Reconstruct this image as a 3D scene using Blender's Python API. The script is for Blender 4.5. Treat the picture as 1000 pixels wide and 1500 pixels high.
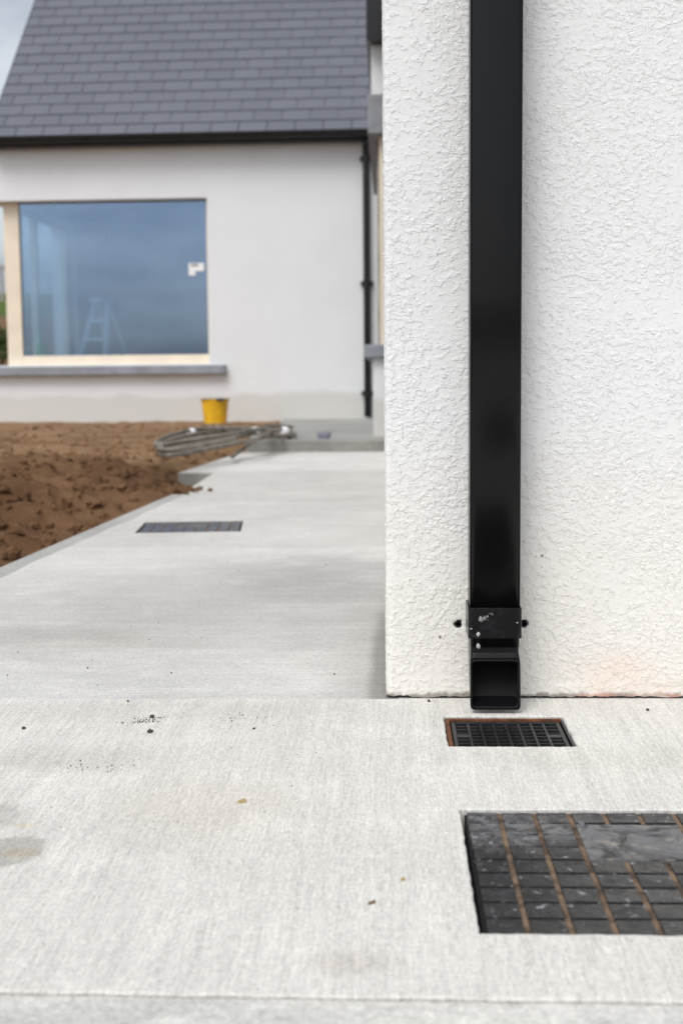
import bpy, bmesh, math, random
import numpy as np
from mathutils import Vector, Matrix, noise
from mathutils.geometry import tessellate_polygon

random.seed(7)
S = bpy.context.scene
for o in list(bpy.data.objects):
    bpy.data.objects.remove(o)
COL = S.collection
R = math.radians

# ------------------------------------------------------------------ camera
F = 1900.0                    # focal length in photo pixels (1000 x 1500)
CAM_H = 0.48
YAW = math.atan(75 / F)       # camera turned a little left of the wall normal
PITCH = math.atan(194 / F)
ROLL = 0.009
C0 = Vector((0, 0, CAM_H))
fwd = Vector((-math.sin(YAW) * math.cos(PITCH), math.cos(YAW) * math.cos(PITCH), -math.sin(PITCH)))
r0 = Vector((math.cos(YAW), math.sin(YAW), 0))
u0 = r0.cross(fwd)
rgt = r0 * math.cos(ROLL) - u0 * math.sin(ROLL)
upv = u0 * math.cos(ROLL) + r0 * math.sin(ROLL)
cam = bpy.data.cameras.new('camera')
cam.sensor_fit = 'VERTICAL'
cam.sensor_height = 36.0
cam.lens = F * 36.0 / 1500.0
cam.clip_start = 0.05
cam.clip_end = 3000
cam.dof.use_dof = True
cam.dof.focus_distance = 1.88
cam.dof.aperture_fstop = 6.3
camo = bpy.data.objects.new('camera', cam)
COL.objects.link(camo)
camo.matrix_world = Matrix((
    (rgt.x, upv.x, -fwd.x, C0.x), (rgt.y, upv.y, -fwd.y, C0.y),
    (rgt.z, upv.z, -fwd.z, C0.z), (0, 0, 0, 1)))
S.camera = camo


def ray(px, py):
    return fwd + rgt * ((px - 500) / F) - upv * ((py - 750) / F)


def gnd(px, py, z=0.0):
    d = ray(px, py)
    return C0 + d * ((z - C0.z) / d.z)


def at_y(px, py, Y):
    d = ray(px, py)
    return C0 + d * (Y / d.y)


# ------------------------------------------------------------------ world and sun (overcast)
SUN_EL, SUN_AZ = R(56), R(203)
W = bpy.data.worlds.new('World')
S.world = W
W.use_nodes = True
wn, wl = W.node_tree.nodes, W.node_tree.links
wn.clear()
sky = wn.new('ShaderNodeTexSky')
sky.sky_type = 'NISHITA'
sky.sun_disc = False
sky.sun_elevation = SUN_EL
sky.sun_rotation = SUN_AZ
sky.air_density = 1.0
sky.dust_density = 3.0
hs = wn.new('ShaderNodeHueSaturation')          # thin even cloud takes most of the blue out
hs.inputs['Saturation'].default_value = 0.30
hs.inputs['Value'].default_value = 1.0
wl.new(sky.outputs[0], hs.inputs['Color'])
wtc = wn.new('ShaderNodeTexCoord')
wmp = wn.new('ShaderNodeMapping')
wmp.inputs['Scale'].default_value = (1.5, 1.5, 4.0)
wl.new(wtc.outputs['Generated'], wmp.inputs[0])
wno = wn.new('ShaderNodeTexNoise')
wno.inputs['Scale'].default_value = 5.0
wno.inputs['Detail'].default_value = 6
wl.new(wmp.outputs[0], wno.inputs['Vector'])
wcr = wn.new('ShaderNodeValToRGB')
wcr.color_ramp.elements[0].position = 0.35
wcr.color_ramp.elements[0].color = (0.74, 0.78, 0.84, 1)
wcr.color_ramp.elements[1].position = 0.68
wcr.color_ramp.elements[1].color = (1.16, 1.16, 1.14, 1)
wl.new(wno.outputs['Fac'], wcr.inputs[0])
wmx = wn.new('ShaderNodeMix')
wmx.data_type = 'RGBA'
wmx.blend_type = 'MULTIPLY'
wmx.inputs['Factor'].default_value = 1.0
wl.new(hs.outputs[0], wmx.inputs['A'])
wl.new(wcr.outputs[0], wmx.inputs['B'])
bg = wn.new('ShaderNodeBackground')
bg.inputs['Strength'].default_value = 0.12
wl.new(wmx.outputs['Result'], bg.inputs['Color'])
wo = wn.new('ShaderNodeOutputWorld')
wl.new(bg.outputs[0], wo.inputs['Surface'])

sun = bpy.data.lights.new('sun', 'SUN')
sun.energy = 1.1
sun.angle = R(28)
sun.color = (1.0, 0.98, 0.95)
suno = bpy.data.objects.new('sun', sun)
COL.objects.link(suno)
sd = Vector((math.sin(SUN_AZ) * math.cos(SUN_EL), math.cos(SUN_AZ) * math.cos(SUN_EL), math.sin(SUN_EL)))
suno.rotation_euler = sd.to_track_quat('Z', 'Y').to_euler()
suno.location = sd * 30

vs = S.view_settings
vs.view_transform = 'Standard'
vs.look = 'None'
vs.gamma = 1
vs.use_curve_mapping = False
vs.exposure = 0.55
S.render.engine = 'CYCLES'
S.cycles.max_bounces = 8


# ------------------------------------------------------------------ helpers: objects
def tag(o, label=None, cat=None, group=None, kind=None):
    if label: o['label'] = label
    if cat: o['category'] = cat
    if group: o['group'] = group
    if kind: o['kind'] = kind
    return o


def empty(name, loc=(0, 0, 0), rz=0.0):
    o = bpy.data.objects.new(name, None)
    o.empty_display_size = 0.1
    COL.objects.link(o)
    o.location = loc
    o.rotation_euler = (0, 0, rz)
    return o


def link(name, me, mat=None, parent=None, smooth=False):
    o = bpy.data.objects.new(name, me)
    COL.objects.link(o)
    if mat is not None and not me.materials:
        for m in (mat if isinstance(mat, (list, tuple)) else [mat]):
            me.materials.append(m)
    if parent: o.parent = parent
    if smooth:
        me.polygons.foreach_set('use_smooth', [True] * len(me.polygons))
    return o


class MB:
    """collects shapes for ONE mesh object"""
    def __init__(s):
        s.v, s.f = [], []

    def add(s, vs_, fs_):
        n = len(s.v)
        s.v += [tuple(p) for p in vs_]
        s.f += [tuple(i + n for i in f) for f in fs_]
        return s

    def box(s, a, b):
        (x0, y0, z0), (x1, y1, z1) = a, b
        return s.add([(x0, y0, z0), (x1, y0, z0), (x1, y1, z0), (x0, y1, z0),
                      (x0, y0, z1), (x1, y0, z1), (x1, y1, z1), (x0, y1, z1)],
                     [(3, 2, 1, 0), (4, 5, 6, 7), (0, 1, 5, 4), (1, 2, 6, 5), (2, 3, 7, 6), (3, 0, 4, 7)])

    def loft(s, rings, cap0=True, cap1=True):
        n = len(rings[0])
        vs_ = [p for r in rings for p in r]
        fs_ = []
        for k in range(len(rings) - 1):
            for i in range(n):
                j = (i + 1) % n
                fs_.append((k * n + i, k * n + j, (k + 1) * n + j, (k + 1) * n + i))
        if cap0: fs_.append(tuple(reversed(range(n))))
        if cap1: fs_.append(tuple((len(rings) - 1) * n + i for i in range(n)))
        return s.add(vs_, fs_)

    def tube(s, pts, r, n=8, caps=True):
        pts = [Vector(p) for p in pts]
        rings = []
        prev = None
        for i, p in enumerate(pts):
            t = (pts[min(i + 1, len(pts) - 1)] - pts[max(i - 1, 0)]).normalized()
            ref = Vector((0, 0, 1)) if abs(t.z) < 0.9 else Vector((0, 1, 0))
            a = t.cross(ref).normalized()
            b = t.cross(a).normalized()
            rr = r[i] if isinstance(r, (list, tuple)) else r
            rings.append([p + a * (rr * math.cos(2 * math.pi * k / n)) - b * (rr * math.sin(2 * math.pi * k / n)) for k in range(n)])
        return s.loft(rings, caps, caps)

    def lathe(s, prof, n=24, c=(0, 0, 0), caps=True):
        rings = [[(c[0] + r * math.cos(2 * math.pi * k / n), c[1] + r * math.sin(2 * math.pi * k / n), c[2] + z)
                  for k in range(n)] for r, z in prof]
        return s.loft(rings, caps, caps)

    def mesh(s, name):
        me = bpy.data.meshes.new(name)
        me.from_pydata(s.v, [], s.f)
        me.update()
        return me

    def build(s, name, mat, parent=None, smooth=False, bevel=0.0):
        o = link(name, s.mesh(name), mat, parent, smooth)
        if bevel:
            m = o.modifiers.new('bevel', 'BEVEL')
            m.width = bevel
            m.segments = 2
            m.limit_method = 'ANGLE'
        return o


# ------------------------------------------------------------------ helpers: materials
class NT:
    def __init__(s, name):
        s.m = bpy.data.materials.new(name)
        s.m.use_nodes = True
        s.n, s.l = s.m.node_tree.nodes, s.m.node_tree.links
        s.b = s.n['Principled BSDF']
        s.out = s.n['Material Output']

    def node(s, t, **kw):
        nd = s.n.new('ShaderNode' + t)
        for k, v in kw.items(): setattr(nd, k, v)
        return nd

    def put(s, sock, v):
        if isinstance(v, bpy.types.NodeSocket): s.l.new(v, sock)
        else: sock.default_value = v

    def coord(s, scale=(1, 1, 1), kind='Object', loc=(0, 0, 0), rot=(0, 0, 0)):
        tc = s.node('TexCoord')
        mp = s.node('Mapping')
        mp.inputs['Scale'].default_value = scale
        mp.inputs['Location'].default_value = loc
        mp.inputs['Rotation'].default_value = rot
        s.l.new(tc.outputs[kind], mp.inputs[0])
        return mp.outputs[0]

    def noise(s, vec, scale, detail=4, rough=0.55, dist=0.0):
        nd = s.node('TexNoise')
        s.put(nd.inputs['Vector'], vec)
        nd.inputs['Scale'].default_value = scale
        nd.inputs['Detail'].default_value = detail
        nd.inputs['Roughness'].default_value = rough
        nd.inputs['Distortion'].default_value = dist
        return nd.outputs['Fac']

    def voro(s, vec, scale, feature='F1', out='Distance'):
        nd = s.node('TexVoronoi', feature=feature)
        s.put(nd.inputs['Vector'], vec)
        nd.inputs['Scale'].default_value = scale
        return nd.outputs[out]

    def ramp(s, fac, p0, p1, a=0.0, b=1.0):
        nd = s.node('MapRange', interpolation_type='SMOOTHSTEP')
        s.put(nd.inputs[0], fac)
        nd.inputs[1].default_value, nd.inputs[2].default_value = p0, p1
        nd.inputs[3].default_value, nd.inputs[4].default_value = a, b
        return nd.outputs[0]

    def math(s, op, a, b=0.0, c=0.0):
        nd = s.node('Math', operation=op)
        s.put(nd.inputs[0], a); s.put(nd.inputs[1], b); s.put(nd.inputs[2], c)
        return nd.outputs[0]

    def mix(s, fac, a, b, blend='MIX'):
        nd = s.node('Mix', data_type='RGBA', blend_type=blend)
        nd.clamp_result = False
        s.put(nd.inputs['Factor'], fac)
        s.put(nd.inputs['A'], a if isinstance(a, bpy.types.NodeSocket) else (*a, 1))
        s.put(nd.inputs['B'], b if isinstance(b, bpy.types.NodeSocket) else (*b, 1))
        return nd.outputs['Result']

    def xyz(s, vec):
        nd = s.node('SeparateXYZ')
        s.l.new(vec, nd.inputs[0])
        return nd.outputs

    def bump(s, h, strength=0.5, dist=0.01, prev=None):
        nd = s.node('Bump')
        nd.inputs['Strength'].default_value = strength
        nd.inputs['Distance'].default_value = dist
        s.put(nd.inputs['Height'], h)
        if prev: s.l.new(prev, nd.inputs['Normal'])
        return nd.outputs[0]

    def fin(s, color=None, rough=None, normal=None, spec=None):
        if color is not None: s.put(s.b.inputs['Base Color'], color if isinstance(color, bpy.types.NodeSocket) else (*color, 1))
        if rough is not None: s.put(s.b.inputs['Roughness'], rough)
        if normal is not None: s.l.new(normal, s.b.inputs['Normal'])
        if spec is not None: s.b.inputs['Specular IOR Level'].default_value = spec
        return s.m


def simple(name, col, rough=0.6, var=0.12, scale=8, bump=0.0, spec=0.4):
    t = NT(name)
    c = t.coord()
    n = t.noise(c, scale, 5)
    col2 = tuple(max(0, x * (1 - var)) for x in col)
    col3 = tuple(min(1, x * (1 + var)) for x in col)
    k = t.mix(t.ramp(n, 0.3, 0.7), col2, col3)
    nm = t.bump(t.noise(c, scale * 6, 4), bump, 0.01) if bump else None
    return t.fin(k, rough, nm, spec)


def blob(t, xs, cx, cy, rx, ry, nz, amt=0.5, soft=0.35):  # serves real stains as well as painted shade and sheen
    """mask of a stain with a wavy outline of its own"""
    dx = t.math('DIVIDE', t.math('SUBTRACT', xs[0], cx), rx)
    dy = t.math('DIVIDE', t.math('SUBTRACT', xs[1], cy), ry)
    d = t.math('SQRT', t.math('ADD', t.math('MULTIPLY', dx, dx), t.math('MULTIPLY', dy, dy)))
    d = t.math('ADD', d, t.math('MULTIPLY', t.math('SUBTRACT', nz, 0.5), amt * 2))
    return t.ramp(d, 1 - soft, 1 + soft, 1.0, 0.0)


def concrete(name, axis='y', base=(0.53, 0.525, 0.505), dark=(0.40, 0.40, 0.385), stains_shade=(), brush=1.0, mott=1.0, bands=()):
    """brushed concrete; the broom went along the given axis"""
    t = NT(name)
    o = t.coord()
    xs = t.xyz(o)
    warp = t.noise(o, 3.0, 2)
    ov = t.node('VectorMath', operation='ADD')
    cmb = t.node('CombineXYZ')
    k = t.math('MULTIPLY', t.math('SUBTRACT', warp, 0.5), 0.015)
    t.l.new(k, cmb.inputs[0]); t.l.new(k, cmb.inputs[1])
    t.l.new(o, ov.inputs[0]); t.l.new(cmb.outputs[0], ov.inputs[1])

    def stretch(a, b):
        mp = t.node('Mapping')
        mp.inputs['Scale'].default_value = (a, b, 1) if axis == 'y' else (b, a, 1)
        t.l.new(ov.outputs[0], mp.inputs[0])
        return mp.outputs[0]
    s1 = t.noise(stretch(210, 7), 1.0, 5, 0.7)
    s2 = t.noise(stretch(480, 45), 1.0, 4, 0.75)
    s3 = t.noise(stretch(40, 2.0), 1.0, 3, 0.6)
    grit = t.noise(o, 900, 2, 0.6)
    big = t.noise(o, 1.7, 5, 0.6)
    mid = t.noise(o, 9, 6, 0.65)
    col = t.mix(t.ramp(big, 0.32, 0.7), dark, base)
    col = t.mix(t.math('MULTIPLY', t.ramp(mid, 0.45, 0.75), 0.45 * mott), col, tuple(min(0.85, c * 1.18) for c in base))
    gr2 = t.noise(o, 330, 3, 0.65)
    gr3 = t.noise(o, 120, 4, 0.7)
    v = t.math('MULTIPLY_ADD', t.math('SUBTRACT', s1, 0.5), 0.65 * brush, 1.0)
    v = t.math('MULTIPLY_ADD', t.math('SUBTRACT', s2, 0.5), 1.0 * brush, v)
    v = t.math('MULTIPLY_ADD', t.math('SUBTRACT', s3, 0.5), 0.34 * brush, v)
    v = t.math('MULTIPLY_ADD', t.math('SUBTRACT', gr2, 0.5), 1.0, v)
    v = t.math('MULTIPLY_ADD', t.math('SUBTRACT', gr3, 0.5), 0.55 * mott, v)
    v = t.math('SUBTRACT', v, t.math('MULTIPLY', t.ramp(t.noise(o, 260, 4, 0.75), 0.60, 0.70), 0.30))
    cv_ = t.node('CombineColor')
    for i_ in range(3): t.l.new(v, cv_.inputs[i_])
    col = t.mix(1.0, col, cv_.outputs[0], 'MULTIPLY')
    # pits and small dark crumbs bedded in the surface
    pv = t.voro(o, 55)
    pm = t.math('MULTIPLY', t.ramp(pv, 0.05, 0.09, 1, 0), t.ramp(t.noise(o, 6, 3), 0.58, 0.68))
    col = t.mix(t.math('MULTIPLY', pm, 0.75), col, (0.10, 0.095, 0.085))
    # faint rusty and earthy tints
    col = t.mix(t.math('MULTIPLY', t.ramp(t.noise(o, 4.3, 4, 0.6), 0.62, 0.78), 0.22), col, (0.46, 0.36, 0.25))
    rough = 0.85
    nz = t.noise(o, 14, 4)
    nzb = t.noise(o, 5, 4)
    for st in stains_shade:
        cx, cy, rx, ry, c, a, soft = st
        m = t.math('MULTIPLY', blob(t, xs, cx, cy, rx, ry, nz if max(rx, ry) < 0.15 else nzb, 0.55, soft), a)
        col = t.mix(m, col, c, 'MULTIPLY')
    for (y0, y1, c, a) in bands:                # day joints: strips floated at different times
        m = t.math('MULTIPLY', t.ramp(t.math('ADD', xs[1], t.math('MULTIPLY', nz, 0.02)), y0 - 0.012, y0 + 0.012),
                   t.ramp(xs[1], y1 - 0.06, y1 + 0.06, 1, 0))
        col = t.mix(t.math('MULTIPLY', m, a), col, c, 'MULTIPLY')
    h = t.math('ADD', t.math('MULTIPLY', s1, 0.6 * brush), t.math('MULTIPLY', s2, 0.5 * brush))
    h = t.math('ADD', h, t.math('MULTIPLY', grit, 0.25))
    h = t.math('SUBTRACT', h, t.math('MULTIPLY', pm, 0.6))
    h = t.math('ADD', h, t.math('MULTIPLY', gr2, 0.5))
    nm = t.bump(h, 0.8, 0.003)
    nm = t.bump(mid, 0.25, 0.01, nm)
    return t.fin(col, rough, nm, 0.3)


def render_mat(name, base=(0.775, 0.775, 0.77), strength=1.0, disp=True, low=0.30, near=True):
    """thrown roughcast render painted white"""
    t = NT(name)
    o = t.coord()
    xs = t.xyz(o)
    w = t.node('TexNoise')
    t.l.new(o, w.inputs['Vector'])
    w.inputs['Scale'].default_value = 45
    w.inputs['Detail'].default_value = 2
    wv = t.node('VectorMath', operation='MULTIPLY_ADD')
    t.l.new(w.outputs['Color'], wv.inputs[0])
    wv.inputs[1].default_value = (0.006, 0.006, 0.006)
    t.l.new(o, wv.inputs[2])
    mp = t.node('Mapping')
    mp.inputs['Scale'].default_value = (1, 1, 1.25)
    t.l.new(wv.outputs[0], mp.inputs[0])
    n1 = t.noise(mp.outputs[0], 98, 3, 0.52)
    n2 = t.noise(mp.outputs[0], 185, 3, 0.55)
    n3 = t.noise(o, 420, 3, 0.6)
    dens = t.noise(o, 8, 4)
    thr = t.math('MULTIPLY_ADD', dens, 0.50, -0.265)
    f1 = t.ramp(t.math('ADD', n1, thr), 0.51, 0.56)
    f2 = t.ramp(t.math('ADD', n2, thr), 0.53, 0.60)
    h = t.math('ADD', t.math('MULTIPLY', f1, 0.42), t.math('MULTIPLY', f2, 0.26))
    h = t.math('ADD', h, t.math('MULTIPLY', n1, 0.7))
    h = t.math('ADD', h, t.math('MULTIPLY', n3, 0.12))
    col = t.mix(t.ramp(t.noise(o, 2.2, 4), 0.3, 0.7), tuple(c * 0.965 for c in base), base)
    # ivory splash zone low on the wall
    nz = t.noise(o, 5, 5, 0.6)
    lowm = t.ramp(t.math('ADD', xs[2], t.math('MULTIPLY', t.math('SUBTRACT', nz, 0.5), 0.35)), low * 0.35, low * 1.5, 1, 0)
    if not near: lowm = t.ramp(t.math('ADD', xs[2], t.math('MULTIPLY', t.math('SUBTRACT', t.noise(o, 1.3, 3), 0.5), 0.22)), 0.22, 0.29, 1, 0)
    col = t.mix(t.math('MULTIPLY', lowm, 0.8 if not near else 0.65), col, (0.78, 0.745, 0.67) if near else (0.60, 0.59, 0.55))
    if near:
        # dirt stuck in the lowest centimetre, pink clay splash, odd specks
        b1 = t.ramp(t.math('ADD', xs[2], t.math('MULTIPLY', t.math('SUBTRACT', t.noise(o, 60, 4), 0.5), 0.02)), 0.003, 0.012, 1, 0)
        col = t.mix(t.math('MULTIPLY', b1, 0.8), col, (0.16, 0.13, 0.10))
        pk = t.math('MULTIPLY', t.ramp(t.math('ADD', xs[2], t.math('MULTIPLY', nz, -0.06)), -0.02, 0.06, 1, 0), t.ramp(xs[0], 0.22, 0.33))
        pk = t.math('MULTIPLY', pk, t.ramp(t.noise(o, 9, 5), 0.34, 0.72))
        col = t.mix(t.math('MULTIPLY', pk, 0.6), col, (0.80, 0.58, 0.47))
        rd = t.math('MULTIPLY', t.ramp(xs[2], 0.004, 0.009, 1, 0), t.math('MULTIPLY', t.ramp(xs[0], 0.27, 0.30), t.ramp(t.noise(o, 40, 3), 0.42, 0.55)))
        col = t.mix(t.math('MULTIPLY', rd, 0.4), col, (0.60, 0.16, 0.10))
        sp = t.math('MULTIPLY', t.ramp(t.voro(o, 30), 0.06, 0.085, 1, 0), t.ramp(t.voro(o, 30, out='Color'), 0.80, 0.82))
        sp = t.math('MULTIPLY', sp, t.ramp(xs[2], 0.10, 0.45, 1.0, 0.25))
        col = t.mix(t.math('MULTIPLY', sp, 0.85), col, (0.15, 0.10, 0.07))
        # rub marks, a little grey bloom
        col = t.mix(t.math('MULTIPLY', t.ramp(t.noise(o, 11, 5, 0.7), 0.6, 0.8), 0.18), col, (0.62, 0.60, 0.56))
    t.fin(col, 0.75, None, 0.25)
    if disp:
        d = t.node('Displacement')
        d.inputs['Midlevel'].default_value = 0.5
        d.inputs['Scale'].default_value = 0.0017 * strength
        t.l.new(h, d.inputs['Height'])
        t.l.new(d.outputs[0], t.out.inputs['Displacement'])
        t.m.displacement_method = 'BOTH'
    else:
        t.l.new(t.bump(h, 0.5 * strength, 0.004), t.b.inputs['Normal'])
    return t.m


M = {}
M['render'] = render_mat('white_roughcast')
M['render_far'] = render_mat('white_render_far', (0.775, 0.785, 0.795), 0.35, False, 0.22, False)
t = NT('black_plastic')
o_ = t.coord()
scr = t.noise(t.coord((60, 60, 2.5)), 1.0, 4)
sm = t.math('MULTIPLY', t.ramp(t.noise(o_, 26, 5, 0.7), 0.66, 0.72), t.ramp(t.noise(o_, 9, 2), 0.5, 0.6))
dust = t.noise(o_, 5, 5, 0.65)
spk = t.math('MULTIPLY', t.ramp(t.voro(t.coord((1, 1, 0.8)), 62), 0.05, 0.075, 1, 0), t.ramp(t.voro(t.coord((1, 1, 0.8)), 62, out='Color'), 0.92, 0.93))
spk = t.math('MULTIPLY', spk, t.ramp(t.noise(o_, 4, 2), 0.45, 0.55))
M['pipe'] = t.fin(t.mix(spk, t.mix(t.math('MULTIPLY', t.ramp(dust, 0.5, 0.8), 0.15), (0.005, 0.0052, 0.0058), (0.018, 0.018, 0.018)), (0.30, 0.30, 0.30)),
                  t.math('MULTIPLY_ADD', t.ramp(dust, 0.35, 0.75), 0.10, 0.215), None, 0.23)
t = NT('black_plastic_scuffed')
o_ = t.coord()
sm = t.math('MULTIPLY', t.ramp(t.noise(o_, 55, 5, 0.7), 0.60, 0.66), t.ramp(t.noise(o_, 16, 2), 0.50, 0.60))
du = t.ramp(t.noise(o_, 30, 5, 0.7), 0.45, 0.8)
M['pipe2'] = t.fin(t.mix(sm, t.mix(t.math('MULTIPLY', du, 0.35), (0.006, 0.006, 0.007), (0.035, 0.035, 0.04)), (0.38, 0.38, 0.38)),
                   t.math('MULTIPLY_ADD', du, 0.25, 0.22), t.bump(t.noise(o_, 90, 4), 0.12, 0.002), 0.2)
M['cement_dab'] = simple('cement_dab', (0.45, 0.45, 0.44), 0.9, 0.2, 60, 0.3)
M['matte_black'] = simple('matte_black', (0.008, 0.008, 0.008), 0.7, 0.2, 20)
M['black_gloss'] = simple('black_gutter', (0.012, 0.012, 0.014), 0.35, 0.2, 6)
M['lead'] = simple('grey_concrete_lintel', (0.27, 0.28, 0.30), 0.8, 0.15, 10, 0.2)
M['raw'] = simple('raw_blockwork', (0.36, 0.34, 0.30), 0.9, 0.25, 9, 0.4)
M['sill'] = simple('grey_sill', (0.27, 0.285, 0.32), 0.75, 0.15, 7, 0.1)
M['cream'] = simple('cream_frame', (0.80, 0.70, 0.56), 0.5, 0.05, 5)
M['bucket'] = simple('yellow_plastic', (0.80, 0.46, 0.02), 0.4, 0.12, 9)
M['handle'] = simple('dark_handle', (0.05, 0.045, 0.04), 0.5)
M['hose'] = simple('grey_hose', (0.20, 0.18, 0.15), 0.75, 0.35, 14, 0.2)
M['tape'] = simple('white_tape', (0.80, 0.80, 0.82), 0.5, 0.05, 20)
M['pvc'] = simple('grey_pvc', (0.24, 0.24, 0.30), 0.5, 0.15, 30)
M['alu'] = simple('pale_ladder', (0.88, 0.90, 0.90), 0.45, 0.05, 10)
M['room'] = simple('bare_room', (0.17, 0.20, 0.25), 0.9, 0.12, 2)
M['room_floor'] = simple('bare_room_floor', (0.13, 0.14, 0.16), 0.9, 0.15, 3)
M['green'] = simple('green_reflection', (0.12, 0.55, 0.12), 0.4, 0.1, 10)
M['sticker'] = simple('white_sticker', (0.85, 0.84, 0.84), 0.6, 0.03, 20)
M['sticker_print'] = simple('sticker_print', (0.10, 0.09, 0.10), 0.6, 0.03, 20)
M['post'] = simple('weathered_post', (0.35, 0.34, 0.33), 0.8, 0.15, 5)
# slate
t = NT('slate')
oi = t.node('ObjectInfo')
o_ = t.coord()
M['slate'] = t.fin(t.mix(t.noise(o_, 7, 5), t.mix(oi.outputs['Random'], (0.108, 0.114, 0.138), (0.135, 0.142, 0.168)), (0.121, 0.128, 0.153)),
                   0.55, t.bump(t.noise(o_, 25, 4), 0.2, 0.004), 0.4)
M['slate_edge'] = simple('slate_underlay', (0.03, 0.03, 0.035), 0.8)
# soil
t = NT('soil')
o_ = t.coord()
a, b, c = t.noise(o_, 1.1, 5, 0.6), t.noise(o_, 11, 6, 0.7), t.noise(o_, 70, 4, 0.7)
dry = t.ramp(t.math('ADD', t.xyz(o_)[1], t.math('MULTIPLY', a, 1.6)), 6.9, 8.2)
k = t.mix(t.ramp(a, 0.3, 0.7), (0.115, 0.060, 0.030), (0.200, 0.112, 0.058))
k = t.mix(dry, k, t.mix(t.ramp(t.noise(o_, 2.6, 6, 0.7), 0.35, 0.65), (0.20, 0.115, 0.06), (0.34, 0.215, 0.12)))
k = t.mix(t.math('MULTIPLY', t.ramp(b, 0.45, 0.75), 0.5), k, (0.27, 0.165, 0.092))
k = t.mix(t.math('MULTIPLY', t.ramp(c, 0.5, 0.8), 0.4), k, (0.085, 0.043, 0.021))
M['soil'] = t.fin(k, 0.95, t.bump(t.math('ADD', b, t.math('MULTIPLY', c, 0.5)), 0.8, 0.03), 0.15)
# glass; the blue of reflected cloud is put into its tint
t = NT('cloud_tint_glass')
t.n.remove(t.b)
tr = t.node('BsdfTransparent'); tr.inputs[0].default_value = (0.74, 0.87, 0.97, 1)
gl = t.node('BsdfGlossy'); gl.inputs['Roughness'].default_value = 0.015
gl.inputs['Color'].default_value = (0.47, 0.59, 0.77, 1)
lw = t.node('LayerWeight'); lw.inputs[0].default_value = 0.35
mx = t.node('MixShader')
t.l.new(t.math('MULTIPLY_ADD', lw.outputs['Fresnel'], 0.5, 0.31), mx.inputs[0])
t.l.new(tr.outputs[0], mx.inputs[1]); t.l.new(gl.outputs[0], mx.inputs[2])
t.l.new(mx.outputs[0], t.out.inputs['Surface'])
M['glass'] = t.m
# iron of covers and grates
t = NT('cover_iron')
o_ = t.coord('Object' and (1, 1, 1))
oi = t.node('ObjectInfo')
geo = t.node('NewGeometry')
pz = t.node('Mapping'); t.l.new(geo.outputs['Position'], pz.inputs[0])
P = pz.outputs[0]
pxyz = t.xyz(P)
cm = gnd(745, 1212)
wash = blob(t, pxyz, cm.x, cm.y, 0.075, 0.055, t.noise(P, 28, 5, 0.7), 0.7, 0.5)
sm1 = t.ramp(t.noise(P, 30, 6, 0.72, 0.8), 0.50, 0.70)
sm2 = t.ramp(t.noise(P, 95, 4, 0.65), 0.61, 0.68)
k = t.mix(t.math('MULTIPLY', sm1, 0.30), (0.0075, 0.008, 0.009), (0.10, 0.105, 0.115))
k = t.mix(t.math('MULTIPLY', wash, t.ramp(t.noise(P, 55, 6, 0.75), 0.40, 0.62, 0.1, 0.75)), k, (0.20, 0.20, 0.205))
k = t.mix(t.math('MULTIPLY', sm2, 0.65), k, (0.36, 0.36, 0.38))
w2 = blob(t, pxyz, gnd(278, 771).x, gnd(278, 771).y, 0.4, 0.4, t.noise(P, 20, 3), 0.1, 0.1)
k = t.mix(t.math('MULTIPLY', w2, 0.6), k, (0.11, 0.12, 0.15))  # bluish sky sheen on the path cover, painted into the iron colour
oiv = t.math('MULTIPLY_ADD', t.ramp(t.noise(P, 26, 5, 0.7), 0.35, 0.65), 0.28, 0.15)
M['iron'] = t.fin(k, t.math('MULTIPLY_ADD', sm1, 0.25, oiv), t.bump(t.noise(P, 130, 5, 0.7), 0.35, 0.003), 0.38)
t = NT('cement_washed_iron')
geo = t.node('NewGeometry'); P = geo.outputs['Position']
w1 = t.ramp(t.noise(P, 21, 6, 0.7, 1.5), 0.36, 0.58)
w2 = t.ramp(t.noise(P, 60, 5, 0.7), 0.52, 0.66)
k = t.mix(w1, (0.02, 0.021, 0.023), (0.13, 0.13, 0.135))
k = t.mix(t.math('MULTIPLY', w2, 0.55), k, (0.33, 0.30, 0.23))
M['iron_wash'] = t.fin(k, 0.5, t.bump(t.noise(P, 70, 5), 0.4, 0.003), 0.4)
M['grate'] = simple('grate_iron', (0.017, 0.017, 0.018), 0.42, 0.4, 60, 0.1)
M['rust'] = simple('rusty_frame', (0.13, 0.05, 0.02), 0.85, 0.5, 45, 0.4)
t = NT('rust_dirt')
geo = t.node('NewGeometry'); P = geo.outputs['Position']
M['groove'] = t.fin(t.mix(t.ramp(t.noise(P, 40, 4), 0.35, 0.65), (0.05, 0.032, 0.02), (0.19, 0.125, 0.078)), 0.95,
                    t.bump(t.noise(P, 200, 3), 0.5, 0.002))
M['pit'] = simple('dark_pit', (0.005, 0.0047, 0.0045), 0.9)

# ------------------------------------------------------------------ layout taken from the photograph
YW = gnd(720, 1023).y                 # front face of the near wall
XC = at_y(563.5, 700, YW).x           # its left corner
p_edge = [gnd(-400, 1010), gnd(0, 833), gnd(252, 725)]
n_a, n_b = gnd(264, 725), gnd(312, 693)   # inner side of the notch
n_c, p_far = gnd(262, 692), gnd(354, 664)
STEP = 0.078
Y_STEP = gnd(460, 662).y
JOINT_Y = 0.5 * (gnd(0, 1449).y + gnd(1000, 1463).y)
print('layout', YW, XC, [tuple(round(c, 3) for c in p) for p in p_edge], n_a, n_b, n_c, p_far, Y_STEP, JOINT_Y)


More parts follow.
